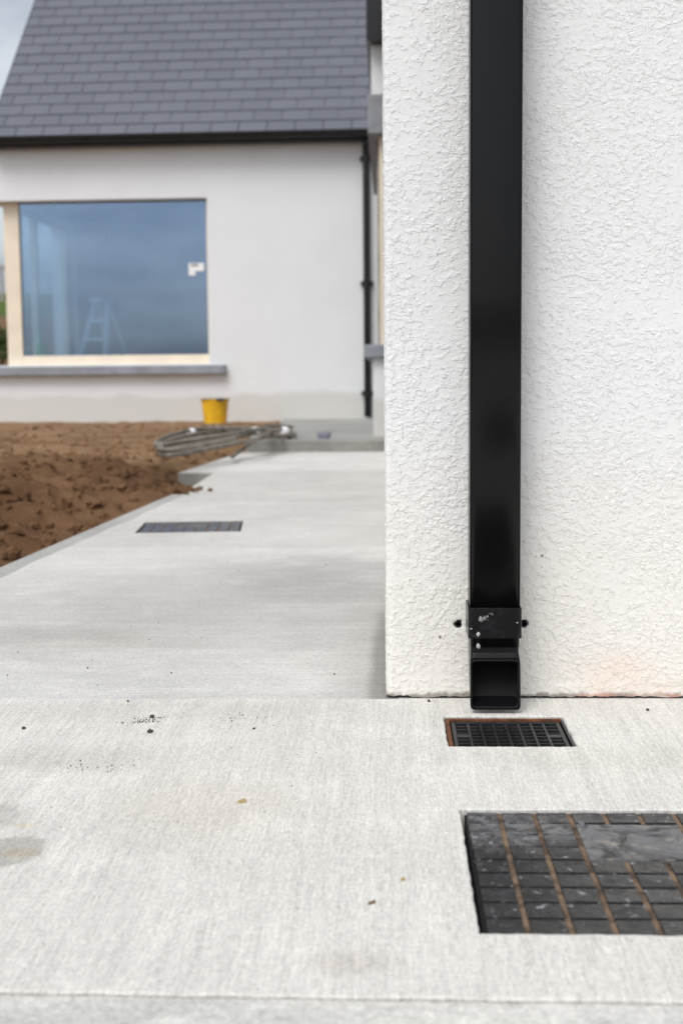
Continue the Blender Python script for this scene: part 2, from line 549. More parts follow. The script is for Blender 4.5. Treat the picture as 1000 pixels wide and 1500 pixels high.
def wob(loop, step, amp, seed=0.0, skip=None):
    """resample a closed loop and roughen it a little"""
    out = []
    n = len(loop)
    for i in range(n):
        a, b = Vector(loop[i]), Vector(loop[(i + 1) % n])
        L = (b - a).length
        k = max(1, int(L / step))
        nrm = Vector((-(b - a).y, (b - a).x)).normalized()
        am = 0 if (skip and i in skip) else amp
        if skip and i in skip: k = min(k, 6)
        for j in range(k):
            p = a.lerp(b, j / k)
            q = nrm * ((noise.noise((p.x * 40 + seed, p.y * 40, seed)) + 0.7 * noise.noise((p.x * 150 + seed, p.y * 150, seed))) * am)
            out.append(p + (q if j else q * 0))
    return out


def slab(name, outer, holes, mats, z=0.0, th=0.12, cham=0.0015, side_mat=0, edge=None):
    """flat slab with real holes; chamfered edges go down to z - th"""
    loops = [outer] + holes
    vs_, fs_, mi = [], [], []
    base = 0
    polys = []
    for L in loops:
        polys.append([Vector((p.x, p.y, 0)) for p in L])
    flat = [p for L in polys for p in L]
    for p in flat: vs_.append((p.x, p.y, z))
    for tri in tessellate_polygon(polys):
        a, b, c = (flat[i] for i in tri)
        if (b - a).cross(c - a).z < 0: tri = (tri[0], tri[2], tri[1])
        fs_.append(tuple(tri)); mi.append(0)
    off = 0
    for li, L in enumerate(polys):
        n = len(L)
        area = sum(L[i].x * L[(i + 1) % n].y - L[(i + 1) % n].x * L[i].y for i in range(n))
        sgn = 1 if area > 0 else -1
        if li: sgn = -sgn
        r1, r2 = [], []
        for i in range(n):
            tdir = (L[(i + 1) % n] - L[i - 1]).normalized()
            nrm = Vector((tdir.y, -tdir.x, 0)) * sgn      # pointing out of the concrete
            if li: nrm = Vector((tdir.y, -tdir.x, 0)) * sgn
            cw, cd = cham, cham
            if li == 0 and edge and i in edge: cw, cd = edge[i]
            q = L[i] + nrm * cw
            r1.append(len(vs_)); vs_.append((q.x, q.y, z - cd))
            r2.append(len(vs_)); vs_.append((q.x, q.y, z - th))
        for i in range(n):
            j = (i + 1) % n
            f1 = (off + i, off + j, r1[j], r1[i])
            f2 = (r1[i], r1[j], r2[j], r2[i])
            if sgn < 0: f1, f2 = f1[::-1], f2[::-1]
            if (li == 0 and area > 0) or (li and sgn > 0): f1, f2 = f1[::-1], f2[::-1]
            else: pass
            fs_ += [f1, f2]; mi += [side_mat, side_mat]
        off += n
    me = bpy.data.meshes.new(name)
    me.from_pydata(vs_, [], fs_)
    for m in mats: me.materials.append(m)
    me.polygons.foreach_set('material_index', mi)
    bm = bmesh.new(); bm.from_mesh(me)
    bmesh.ops.recalc_face_normals(bm, faces=bm.faces)
    bm.to_mesh(me); bm.free()
    o = link(name, me)
    return tag(o, kind='structure')


V2 = lambda p: Vector((p[0], p[1]))

# cover and grate footprints
cA, cB = gnd(684, 1186), gnd(704, 1366)
COV_X0 = 0.5 * (cA.x + cB.x); COV_Y1 = cA.y; COV_Y0 = cB.y
COV_D = COV_Y1 - COV_Y0
COV_W = COV_D / 9 * 9.6
gA, gB, gC = gnd(651, 1049), gnd(655, 1095), gnd(822, 1049)
GR_X0, GR_Y1, GR_Y0 = gA.x, gA.y, gB.y
GR_X1 = gC.x
print('cover', COV_X0, COV_Y0, COV_Y1, COV_W, 'grate', GR_X0, GR_X1, GR_Y0, GR_Y1)
c2 = [gnd(197, 780), gnd(330, 777), gnd(358, 763), gnd(232, 766)]
c2c = sum(c2, Vector()) / 4
c2_ang = R(5)
c2_s = 0.305 / COV_D


def rect(x0, y0, x1, y1):
    return [Vector((x0, y0)), Vector((x1, y0)), Vector((x1, y1)), Vector((x0, y1))]


# ------------------------------------------------------------------ slabs
wet = (0.62, 0.63, 0.64)
pA, pB, pC = gnd(-10, 1205), gnd(10, 1252), gnd(28, 1209)
sx = lambda px, py: gnd(px, py)
stains_apron = [
    (gnd(-6, 1250).x, gnd(0, 1250).y, 0.048, 0.046, (0.70, 0.70, 0.69), 1.0, 0.14),
    (gnd(-12, 1196).x, gnd(0, 1196).y, 0.040, 0.045, (0.76, 0.765, 0.76), 1.0, 0.35),
    (gnd(30, 1250).x, gnd(30, 1250).y, 0.018, 0.012, (0.97, 0.86, 0.70), 0.7, 0.6),
    (gnd(36, 1209).x, gnd(36, 1209).y, 0.012, 0.006, (1.0, 0.90, 0.74), 0.8, 0.6),
    (gnd(110, 1110).x, gnd(110, 1110).y, 0.12, 0.05, (0.86, 0.85, 0.83), 0.8, 0.6),
    (gnd(300, 1180).x, gnd(300, 1180).y, 0.10, 0.09, (0.97, 0.945, 0.91), 0.9, 0.6),
    (gnd(510, 1410).x, gnd(510, 1410).y, 0.035, 0.02, (0.82, 0.79, 0.77), 0.8, 0.6),
    (gnd(300, 1040).x, gnd(300, 1040).y, 0.30, 0.05, (0.93, 0.93, 0.92), 0.9, 0.7),
    (gnd(870, 1110).x, gnd(870, 1110).y, 0.16, 0.05, (0.90, 0.90, 0.88), 0.9, 0.6),
]
M['apron'] = concrete('brushed_concrete_near', 'y', (0.69, 0.67, 0.625), (0.635, 0.615, 0.573), stains_apron, 0.9)
stains_shade_path = [
    (gnd(300, 920).x, gnd(300, 880).y, 0.45, 0.55, (0.79, 0.79, 0.785), 0.9, 0.6),
    (gnd(470, 850).x, gnd(470, 850).y, 0.22, 0.35, (0.84, 0.84, 0.84), 0.9, 0.6),
    (XC - 0.005, YW + 0.20, 0.022, 0.55, (0.55, 0.55, 0.54), 0.9, 0.5),  # narrow dark strip at the wall corner, contact shade painted in
    (XC - 0.01, YW + 0.25, 0.07, 0.5, (0.80, 0.80, 0.79), 0.8, 0.7),  # wider soft shade beside the wall, painted into the concrete colour
    (gnd(40, 940).x, gnd(40, 940).y, 0.3, 0.15, (0.88, 0.87, 0.85), 0.9, 0.6),
]
bands = [(gnd(400, 800).y, gnd(400, 737).y, (0.93, 0.93, 0.925), 1.0),
         (gnd(400, 735).y, gnd(400, 690).y, (0.88, 0.88, 0.87), 1.0)]
M['path'] = concrete('brushed_concrete_path', 'x', (0.65, 0.636, 0.605), (0.56, 0.55, 0.524), stains_shade_path, 0.8, 1.0, bands)
M['kerb_face'] = concrete('shuttered_concrete', 'x', (0.30, 0.295, 0.27), (0.22, 0.215, 0.195), (), 0.4)
M['trowelled'] = concrete('trowelled_concrete', 'x', (0.44, 0.435, 0.415), (0.36, 0.355, 0.34), (), 0.2)
M['near_slab'] = concrete('blotchy_concrete', 'x', (0.66, 0.645, 0.60), (0.47, 0.465, 0.44), (), 0.2, 1.8)
M['house_slab'] = concrete('grey_slab', 'x', (0.36, 0.355, 0.335), (0.28, 0.28, 0.265), (), 0.4)

jl, jr = gnd(0, 1449).y, gnd(1000, 1464).y
jx0, jx1 = gnd(0, 1449).x, gnd(1000, 1464).x
jf = lambda x: jl + (jr - jl) * (x - jx0) / (jx1 - jx0)
edge_dir = (p_edge[2] - p_edge[1])
edge_dir /= edge_dir.y
xe = lambda y: p_edge[1].x + edge_dir.x * (y - p_edge[1].y) if y > 1.0 else p_edge[1].x + edge_dir.x * (1.0 - p_edge[1].y)
Y_AP = gnd(300, 1024).y
outer = [Vector((xe(1.2) - 0.1, jf(-1.1))), Vector((2.6, jf(2.6))), Vector((2.6, YW + 0.03)), Vector((XC + 0.02, YW + 0.03)), Vector((XC + 0.02, Y_AP)), Vector((xe(Y_AP), Y_AP))]
outer = wob(outer, 0.015, 0.0030, 3.0, skip=(1, 2, 3, 4, 5))
h_cov = wob(rect(COV_X0 - 0.0065, COV_Y0 - 0.003, COV_X0 + COV_W + 0.008, COV_Y1 + 0.004), 0.008, 0.0016, 1.0)
h_gr = wob(rect(GR_X0 - 0.003, GR_Y0 + 0.004, GR_X1 + 0.003, GR_Y1 + 0.003), 0.004, 0.0018, 5.0)
apron = slab('apron_slab', outer, [h_cov, h_gr], [M['apron']])

near = wob([Vector((-1.6, -0.7)), Vector((2.6, -0.7)), Vector((2.6, jf(2.6) - 0.0075)), Vector((-1.6, jf(-1.6) - 0.0075))], 0.02, 0.002, 9.0, skip=(0, 1, 3))
slab('foreground_slab', near, [], [M['near_slab']], z=-0.0015)
jd = MB().box((-1.6, jf(0) - 0.06, -0.12), (2.6, jf(0) + 0.06, -0.009))
tag(jd.build('joint_dirt', M['groove']), kind='structure')

c2h = []
for (a, b) in ((-1, -1), (1, -1), (1, 1), (-1, 1)):
    lx, ly = a * (COV_W / 2 * c2_s + 0.006), b * (COV_D / 2 * c2_s + 0.006)
    c2h.append(Vector((c2c.x + lx * math.cos(c2_ang) - ly * math.sin(c2_ang), c2c.y + lx * math.sin(c2_ang) + ly * math.cos(c2_ang))))
pth = [Vector((xe(Y_AP), Y_AP)), Vector((XC + 0.5, Y_AP)), Vector((XC + 0.5, Y_STEP + 0.05)), V2(p_far) + Vector((-0.012, Y_STEP + 0.05 - p_far.y)),
       V2(n_c), V2(n_b), V2(n_a), V2(p_edge[2])]
pth = [Vector((p.x, p.y)) for p in pth]
pthw = wob(pth, 0.04, 0.003, 2.0, skip=(0, 1, 2, 6))
edge = {i: (0.004, 0.004) for i in range(len(pthw))}
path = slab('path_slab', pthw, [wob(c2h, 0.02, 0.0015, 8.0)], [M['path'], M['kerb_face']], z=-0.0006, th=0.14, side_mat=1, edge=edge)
# trowelled margin along the outer edge of the path
e0, e1 = Vector((xe(Y_AP), Y_AP, 0)), Vector((p_edge[2].x, p_edge[2].y, 0))
tm = MB()
pts = []
N = 60
for i in range(N + 1):
    p = e0.lerp(e1, i / N)
    wdt = 0.055 + 0.018 * noise.noise((p.y * 3, 0, 5)) + 0.006 * noise.noise((p.y * 20, 0, 2))
    pts.append(((p.x + 0.001, p.y, 0.0030), (p.x + wdt, p.y, -0.0008)))
tm.add([q for p in pts for q in p], [(2 * i, 2 * i + 1, 2 * i + 3, 2 * i + 2) for i in range(N)])
tag(tm.build('trowelled_margin', M['trowelled']), kind='structure')

# raised slab along the far house
sl0 = gnd(352, 664)
sl1 = gnd(352, 664)
rs = [Vector((sl0.x + 0.03, Y_STEP)), Vector((2.2, Y_STEP + 0.02)), Vector((2.2, 15.2)), Vector((-1.15, 15.2)), Vector((-1.05, Y_STEP + 1.4))]
slab('raised_slab', wob(rs, 0.08, 0.006, 4.0, skip=(1, 2, 3)), [], [M['house_slab'], M['kerb_face']], z=STEP, th=0.2, cham=0.008, side_mat=1)

# ------------------------------------------------------------------ terrain: fields rising all round
tm = MB()
NA = 96
radii = [0.5, 6, 14, 20, 24, 28, 34, 42, 55, 75, 100, 140, 190, 260, 340, 450, 700]
sst = lambda q: min(1, max(0, (q + 0.1) / 0.7)) ** 2 * (3 - 2 * min(1, max(0, (q + 0.1) / 0.7)))
for ri, r in enumerate(radii):
    for k in range(NA):
        a = 2 * math.pi * k / NA
        x, y = r * math.cos(a), r * math.sin(a)
        nz_ = noise.fractal((x * 0.008, y * 0.008, 3.0), 1.0, 2.0, 4)
        z = -0.22
        if r > 20:
            ft = 0.08 + 0.92 * sst((x * -0.55 + y * 0.83) / r)
            z += (min(r, 340) - 20) * (0.072 + 0.02 * nz_) * ft + 0.25 * noise.noise((x * 0.2, y * 0.2, 1))
        tm.v.append((x, y, z))
for ri in range(len(radii) - 1):
    for k in range(NA):
        j = (k + 1) % NA
        tm.f.append((ri * NA + k, (ri + 1) * NA + k, (ri + 1) * NA + j, ri * NA + j))
tm.f.append(tuple(range(NA)))
t = NT('fields')
o_ = t.coord()
xs = t.xyz(o_)
rr = t.math('SQRT', t.math('ADD', t.math('MULTIPLY', xs[0], xs[0]), t.math('MULTIPLY', xs[1], xs[1])))
rr = t.math('ADD', rr, t.math('MULTIPLY', t.noise(o_, 0.02, 4), 60))
earth = t.mix(t.noise(o_, 0.5, 6), (0.13, 0.07, 0.035), (0.22, 0.14, 0.08))
grass = t.mix(t.noise(o_, 0.03, 5), (0.045, 0.075, 0.02), (0.12, 0.17, 0.04))
M['fields'] = t.fin(t.mix(t.ramp(rr, 120, 150), earth, grass), 0.95, t.bump(t.noise(o_, 2, 5), 0.6, 0.3), 0.1)
tag(tm.build('fields_terrain', M['fields'], smooth=True), kind='structure')


# ------------------------------------------------------------------ dug soil beside the path
def edge_x(y):
    if y < p_edge[2].y: return xe(y)
    if y < n_b.y: return n_a.x + (n_b.x - n_a.x) * (y - n_a.y) / (n_b.y - n_a.y)
    if y < Y_STEP: return n_c.x + (p_far.x - n_c.x) * (y - n_c.y) / (p_far.y - n_c.y)
    return p_far.x + 0.25


def sst(a, b, x):
    k = min(1, max(0, (x - a) / (b - a)))
    return k * k * (3 - 2 * k)


def soil_h(x, y):
    d = edge_x(y) - x
    far = sst(5.8, 7.6, y - 0.15 * d)
    bank = sst(0.0, 0.75, d)
    z = -0.055 + bank * (0.13 * sst(2.5, 4.6, y) + 0.02) * (1 - far) + far * 0.115 * sst(-0.1, 0.35, d)
    z += 0.015 * noise.noise((x * 0.9, y * 0.9, 7)) * 2
    rough = (1 - 0.86 * far) * sst(-0.05, 0.3, d)
    fr = noise.fractal((x * 5.5, y * 5.5, 0.3), 0.75, 2.1, 5)
    ridge = 1 - abs(noise.noise((x * 7 + 3, y * 7, 1.0))) * 2
    z += rough * (0.046 * fr + 0.030 * ridge - 0.018)
    z += 0.011 * far * noise.fractal((x * 7, y * 7, 2), 0.8, 2.0, 4)
    if n_a.y - 0.25 < y < n_b.y and d > -0.1:      # heap that slid over the corner of the path
        z += 0.07 * math.exp(-((x - n_a.x + 0.10) / 0.16) ** 2 - ((y - n_a.y + 0.02) / 0.22) ** 2)
    if n_a.y + 0.25 < y < n_b.y + 0.02 and x > n_c.x - 0.02: z = min(z, -0.12)
    if d < -0.02 and y < Y_STEP + 0.02: z = min(z, -0.10)
    if y > 13.2 and x < 0: z = min(z, 0.09)
    # fade out far to the left
    z -= 0.35 * sst(8, 13, d)
    return z


xs_ = list(np.arange(-0.30, -3.2, -0.024)) + list(np.arange(-3.2, -14.5, -0.16))
ys_ = list(np.arange(1.2, 9.5, 0.026)) + list(np.arange(9.5, 13.6, 0.09)) + [13.8, 14.4]
sv = [(float(x), float(y), soil_h(float(x), float(y))) for y in ys_ for x in xs_]
nx = len(xs_)
sf = [(j * nx + i, j * nx + i + 1, (j + 1) * nx + i + 1, (j + 1) * nx + i) for j in range(len(ys_) - 1) for i in range(nx - 1)]
sf = [f[::-1] for f in sf]
me = bpy.data.meshes.new('soil_ground')
me.from_pydata(sv, [], sf)
me.update()
bmx = bmesh.new(); bmx.from_mesh(me)
bmesh.ops.recalc_face_normals(bmx, faces=bmx.faces)
if sum(f.normal.z for f in bmx.faces) < 0: bmesh.ops.reverse_faces(bmx, faces=bmx.faces)
bmx.to_mesh(me); bmx.free()
tag(link('soil_ground', me, M['soil'], smooth=True), kind='structure')

# clods
ico = bmesh.new()
bmesh.ops.create_icosphere(ico, subdivisions=2, radius=1.0)
icv = [v.co.copy() for v in ico.verts]
icf = [tuple(v.index for v in f.verts) for f in ico.faces]
ico.free()


def clod_geo(mb, c, r, seed):
    q = Matrix.Rotation(seed * 2.3, 3, 'Z') @ Matrix.Rotation(seed * 1.1, 3, 'X')
    sc = Vector((1, 0.75 + 0.4 * random.random(), 0.55 + 0.35 * random.random()))
    vs_ = []
    for v in icv:
        k = 1 + 0.55 * noise.noise(v * 1.5 + Vector((seed * 3.1, 0, seed))) + 0.30 * noise.noise(v * 3.7 + Vector((seed, seed, 0)))
        w = q @ Vector((v.x * sc.x, v.y * sc.y, v.z * sc.z))
        vs_.append(Vector(c) + w * (r * k))
    mb.add(vs_, icf)


clods = MB()
n = 0
while n < 2600:
    y = random.uniform(2.6, 8.6) if random.random() < 0.85 else random.uniform(8.6, 12.6)
    d = random.random() ** 1.3 * 2.6
    x = edge_x(y) - d
    if n_a.y + 0.2 < y < n_b.y and d < 0.1: continue
    r = random.choice((0.008, 0.010, 0.014, 0.018, 0.024)) * random.uniform(0.7, 1.35)
    if y > 6.3: d *= 1.4; x = edge_x(y) - d
    if d < 0.1: r *= 0.5
    clod_geo(clods, (x, y, soil_h(x, y) + r * 0.15), r, random.uniform(0, 50))
    n += 1
for k in range(170):       # crumbs spilled on the path corner
    p = gnd(random.gauss(254, 15) + (random.random() < 0.2) * random.uniform(5, 45), random.gauss(718, 3.2))
    clod_geo(clods, (p.x, p.y, 0.003), random.uniform(0.003, 0.007) * random.choice((1, 1, 1.5, 2.6)), k)
tag(clods.build('soil_clods', M['soil'], smooth=False), 'loose brown soil clods lying on the dug bank beside the path', 'soil', kind='stuff')

# ------------------------------------------------------------------ near building
nb = empty('rendered_building', (XC, YW, 0))
tag(nb, 'white roughcast building corner with black downpipe fixed to its wall', 'building')
HB = 2.9
# profile of the wall in plan: west face from the back, rounded corner, front face
RC = 0.009
prof = []
for y in [7.0, 4.0, 2.0, 1.0, 0.6, 0.4, 0.25] + list(np.arange(0.16, RC, -0.0028)):
    prof.append((0.0, float(y)))
for k in range(7):
    a = math.pi + (math.pi / 2) * k / 6
    prof.append((RC + RC * math.cos(a), RC + RC * math.sin(a)))
x = RC + 0.0025
while x < 0.62:
    prof.append((x, 0.0)); x += 0.0025
while x < 2.6:
    prof.append((x, 0.0)); x += 0.06
zs = [0.0005]
z = 0.0025
while z < 1.22:
    zs.append(z); z += 0.0025
while z < HB:
    zs.append(z); z += 0.07
zs.append(HB)
holes = [at_y(671, 914, YW), at_y(767, 914, YW)]
holes = [(h.x - XC, h.z) for h in holes]
vs_ = []
for zz in zs:
    for (px_, py_) in prof:
        q = [px_, py_, zz]
        # slow undulation of hand-thrown render
        und = 0.002 * noise.noise((px_ * 3, zz * 3, py_ * 3 + 4)) if zz > 0.02 else 0
        if py_ < 1e-6 and px_ > RC: q[1] -= und
        for (hx, hz) in holes:
            dd = math.hypot(px_ - hx, zz - hz)
            if dd < 0.0052 and py_ < 1e-6: q[1] += 0.02
        if zz < 0.003:
            q[2] = 0.003 + 0.003 * noise.noise((px_ * 25, py_ * 25, 0)) + 0.002 * noise.noise((px_ * 110, py_ * 110, 0))
        vs_.append(q)
npf = len(prof)
fs_ = [(j * npf + i, j * npf + i + 1, (j + 1) * npf + i + 1, (j + 1) * npf + i) for j in range(len(zs) - 1) for i in range(npf - 1)]
me = bpy.data.meshes.new('wall')
me.from_pydata(vs_, [], fs_)
me.update()
wall = link('wall', me, M['render'], nb, smooth=True)
wall['label'] = 'white thrown roughcast wall with ivory splashes near its foot'
# core behind the render, so that nothing shows through
MB().box((0.03, 0.03, -0.1), (2.55, 7.0, HB - 0.02)).build('wall_core', M['raw'], nb)
for (hx, hz) in holes:
    g = MB()
    g.loft([[(hx + r_ * math.cos(a), yy, hz + r_ * math.sin(a)) for a in [2 * math.pi * k / 16 for k in range(16)]]
            for r_, yy in ((0.0050, 0.016), (0.0050, 0.0005), (0.0036, 0.0005), (0.0034, 0.015))], True, True)
    g.build('hole_shade_plug', M['matte_black'], nb)  # black insert added as the shade inside the drilled hole
MB().box((-0.02, -0.16, HB), (2.7, 7.1, HB + 0.17)).build('fascia', M['black_gloss'], nb, bevel=0.004)
# hipped slate roof above the frame
rf = MB()
rf.add([(-0.03, -0.2, HB + 0.172), (2.75, -0.2, HB + 0.172), (2.75, 7.15, HB + 0.172), (-0.03, 7.15, HB + 0.172), (1.27, 1.3, HB + 1.7), (1.27, 5.6, HB + 1.7)],
       [(0, 1, 4), (1, 2, 5, 4), (2, 3, 5), (3, 0, 4, 5), (3, 2, 1, 0)])
rf.build('roof', M['slate'], nb)

# return wall of the same building further along, with a corner opening
Y2 = gnd(545, 639, STEP).y
xr = lambda px: at_y(px, 400, Y2).x
zr = lambda py: at_y(550, py, Y2).z
rb = empty('extension_wing', (xr(545), Y2, STEP))
tag(rb, 'white rendered wing with grey lintel and sill beside the far house', 'building')
X2 = xr(545)
zz = lambda py: zr(py) - STEP
wd = 2.0
MB().box((0, 0, -0.05), (wd, 3.0, zz(524))).build('dwarf_wall', M['render_far'], rb)
MB().box((0, 0, zz(138)), (wd, 3.0, zz(66))).build('upper_wall', M['render_far'], rb)
MB().box((xr(540) - X2, -0.02, zz(196)), (wd, 3.0, zz(138) - 0.002)).build('lintel', M['lead'], rb, bevel=0.004)
MB().box((xr(533) - X2, -0.05, zz(524) + 0.002), (wd, 3.0, zz(505))).build('sill', M['sill'], rb, bevel=0.006)
MB().box((xr(552) - X2, 0.30, zz(505) + 0.002), (wd, 3.0, zz(196) - 0.002)).build('reveal', M['raw'], rb)
MB().box((xr(556) - X2 + 0.0, 0.06, zz(505) + 0.002), (xr(556) - X2 + 0.05, 0.11, zz(196) - 0.002)).build('frame_post', M['cream'], rb)
MB().box((xr(539) - X2, -0.12, zz(66) + 0.002), (wd, 3.1, zz(-60))).build('fascia', M['black_gloss'], rb, bevel=0.004)

# ------------------------------------------------------------------ near downpipe
YP = YW - 0.076
p0, p1 = at_y(689, 500, YP), at_y(762.5, 500, YP)
PW = p1.x - p0.x
PXc = 0.5 * (p0.x + p1.x)
pipe = empty('downpipe', (PXc, YP, 0))
tag(pipe, 'square black plastic downpipe ending in an open shoe above the grate', 'downpipe')
zc = lambda py, yy=0.0: at_y(724, py, YP + yy).z


def rrect(w, d, r, z, yf=0.0, n=4, crown=0.0):
    """rounded rectangle in plan, front at y = yf, counter-clockwise"""
    out = []
    for cx, cy, a0 in ((w / 2 - r, yf + d - r, 0), (-w / 2 + r, yf + d - r, 90), (-w / 2 + r, yf + r, 180), (w / 2 - r, yf + r, 270)):
        for k in range(n + 1):
            a = R(a0 + 90 * k / n)
            out.append((cx + r * math.cos(a), cy + r * math.sin(a), z))
        if a0 == 180 and crown:
            x0, x1 = -w / 2 + r, w / 2 - r
            for k in range(1, 12):
                f = k / 12
                out.append((x0 + (x1 - x0) * f, yf - crown * (1 - (2 * f - 1) ** 2), z))
    return out


PD = 0.066
zcol1, zcol0 = zc(890), zc(935)
zsh = zc(966)
g = MB()
g.loft([rrect(PW, PD, 0.005, z, 0.0, 4, 0.0022) for z in (zc(948), 0.6, 1.4, 2.0, 2.895)])
g.build('pipe', M['pipe'], pipe, smooth=True)
# small bead on each front arris catches the light
for s_ in (-1, 1):
    MB().tube([(s_ * (PW / 2 - 0.0012), 0.0035, zcol1), (s_ * (PW / 2 - 0.0012), 0.0035, 2.8)], 0.0022, 6).build('bead', M['pipe'], pipe, smooth=True)
cw = at_y(762, 910, YP).x - at_y(683.5, 910, YP).x
g = MB()
g.loft([rrect(cw, PD + 0.008, 0.006, z, -0.004) for z in (zcol0, zcol0 + 0.001, zcol1 - 0.001, zcol1)])
col = g.build('collar', M['pipe2'], pipe, bevel=0.0009)
g = MB()
g.add([(-cw / 2, -0.003, zcol1 - 0.001), (-cw / 2 + 0.004, -0.003, zcol1 - 0.001), (-cw / 2 - 0.0012, -0.002, zcol1 + 0.008),
       (-cw / 2, 0.001, zcol1 - 0.001), (-cw / 2 + 0.003, 0.001, zcol1 - 0.001), (-cw / 2 - 0.0012, 0.0005, zcol1 + 0.008)],
      [(0, 1, 2), (3, 5, 4), (0, 2, 5, 3), (1, 4, 5, 2), (0, 3, 4, 1)])
g.build('broken_lip', M['pipe2'], col)


def dab(name, px, py, w, h, parent, yy=-0.0045, seed=1.0):
    """smear of dried cement stuck on the plastic"""
    c = at_y(px, py, YP + yy)
    cx, cz = c.x - PXc, c.z
    nn = 14
    rim = []
    for k in range(nn):
        a = 2 * math.pi * k / nn
        k_ = 0.75 + 0.5 * noise.noise((math.cos(a) * 1.6 + seed * 7, math.sin(a) * 1.6, seed))
        rim.append((cx + w * k_ * math.cos(a), cz + h * k_ * math.sin(a)))
    g = MB()
    g.loft([[(x, yy, z) for x, z in rim], [(cx + (x - cx) * 0.7, yy - 0.0012, cz + (z - cz) * 0.7) for x, z in rim]][::-1])
    return g.build(name, M['cement_dab'], parent)


dab('cement_smear', 700, 929, 0.0032, 0.0042, col, -0.0042, 1.0)
dab('cement_smear', 689.5, 921, 0.0022, 0.0012, col, -0.0042, 2.0)
dab('cement_smear', 757, 912, 0.0022, 0.0010, col, -0.0042, 3.0)
# shoe
g = MB()
SW = PW * 0.985
zm1, zm0 = zc(966, -0.006), max(0.006, zc(1046, -0.015))
MW = at_y(760.5, 1000, YP - 0.012).x - at_y(687.0, 1000, YP - 0.012).x


def mouth(w, h0, h1, r, y0, y1, n=4):
    """ring in the mouth plane with the same vertex order as rrect (back edge -> bottom edge)"""
    out = []
    zc_, hh = 0.5 * (h0 + h1), (h1 - h0)
    for cx, cv, a0 in ((w / 2 - r, hh / 2 - r, 0), (-w / 2 + r, hh / 2 - r, 90), (-w / 2 + r, -hh / 2 + r, 180), (w / 2 - r, -hh / 2 + r, 270)):
        for k in range(n + 1):
            a = R(a0 + 90 * k / n)
            xx = cx + r * math.cos(a)
            v = cv + r * math.sin(a)          # v>0 = back of the pipe = bottom of the mouth
            f = v / hh + 0.5
            out.append((xx, y1 + (y0 - y1) * f, zc_ - v))
    return out


def lerp_ring(a, b, k):
    return [tuple(a[i][j] + (b[i][j] - a[i][j]) * k for j in range(3)) for i in range(len(a))]


ztop = zcol0 - 0.001
A_ = rrect(SW, PD - 0.001, 0.005, ztop, 0.0005)
B_ = rrect(SW, PD - 0.001, 0.005, zc(957), 0.0005)
Mo = mouth(MW, zm0, zm1, 0.006, -0.016, -0.007)
rings = [A_, B_]
Bm = [(p[0], p[1], p[2]) for p in B_]
for k in (0.25, 0.5, 0.75):
    q = lerp_ring(Bm, Mo, k)
    # push the back of the elbow outwards so it turns like a bend
    q = [(x, y + 0.012 * math.sin(math.pi * k) * (1 if i < 10 else 0), z - 0.010 * math.sin(math.pi * k) * (1 if i < 10 else 0)) for i, (x, y, z) in enumerate(q)]
    rings.append(q)
Mo_b = [(x, y + 0.006, z) for x, y, z in Mo]
rings += [Mo_b, Mo]
inn = mouth(MW - 0.0046, zm0 + 0.0026, zm1 - 0.0026, 0.006, -0.0162, -0.0072)
inn2 = [(x * 0.99, y + 0.022, z) for x, y, z in inn]
inn3 = [(x * 0.9, y, z) for x, y, z in rrect(SW, PD - 0.012, 0.005, zc(962), 0.005)]
inn4 = [(x, y, z + 0.03) for x, y, z in inn3]
rings += [inn]
g.loft(rings, True, False)
shoe = g.build('shoe', M['pipe'], pipe, bevel=0.0006)
g = MB(); g.loft([[(x, y, z) for x, y, z in r_] for r_ in (inn, inn2, inn3, inn4)], False, True)
g.build('shoe_bore', M['pit'], shoe)
zf = at_y(724, 960, YP - 0.004).z
rr_ = [rrect(MW * 0.97, 0.02, 0.003, z, -0.0035) for z in (zc(968, -0.004), zc(962, -0.004))]
g = MB(); g.loft(rr_)
g.build('shoe_lip', M['pipe2'], shoe, bevel=0.0008)
dab('cement_smear', 700, 946, 0.0045, 0.0055, shoe, -0.0002, 5.0)
MB().box((-0.0008 - 0.001, -0.0006, zc(957)), (0.0008 - 0.001, 0.0015, ztop)).build('mould_seam', M['pipe2'], shoe)

# ------------------------------------------------------------------ gully grate below the shoe
gw, gd = GR_X1 - GR_X0, GR_Y1 - GR_Y0
gr = empty('gully_grate', (GR_X0, GR_Y0, -0.004))
tag(gr, 'small black iron gully grate with rusty rim below the downpipe shoe', 'drain grate')
fr = 0.006
fm = MB()
for a, b in (((0, gd - fr, -0.005), (gw, gd, 0.001)), ((0, 0, -0.005), (fr, gd - fr, 0.001)), ):
    fm.box(a, b)
fm.build('frame', M['rust'], gr, bevel=0.001)
fm = MB().box((gw - fr * 0.5, 0, -0.03), (gw, gd - fr, 0.0)).box((fr, 0, -0.03), (gw - fr * 0.5, fr * 0.6, -0.006))
fm.build('frame', M['grate'], gr)
gx0, gx1, gy0, gy1 = fr + 0.002, gw - fr * 0.5 - 0.002, fr * 0.6 + 0.001, gd - fr - 0.001
mb_ = MB()
rim = 0.006
for a, b in (((gx0, gy0, -0.014), (gx1, gy0 + rim, -0.002)), ((gx0, gy1 - rim, -0.014), (gx1, gy1, -0.002)),
             ((gx0, gy0 + rim, -0.014), (gx0 + rim, gy1 - rim, -0.002)), ((gx1 - rim, gy0 + rim, -0.014), (gx1, gy1 - rim, -0.002))):
    mb_.box(a, b)
mb_.build('rim', M['grate'], gr, bevel=0.001)
ix0, ix1, iy0, iy1 = gx0 + rim, gx1 - rim, gy0 + rim, gy1 - rim
ncol, nrow = 8, 8
me_b = MB().box((-0.0016, 0, -0.0075), (0.0016, iy1 - iy0, -0.0024)).mesh('bar')
me_b.materials.append(M['grate'])
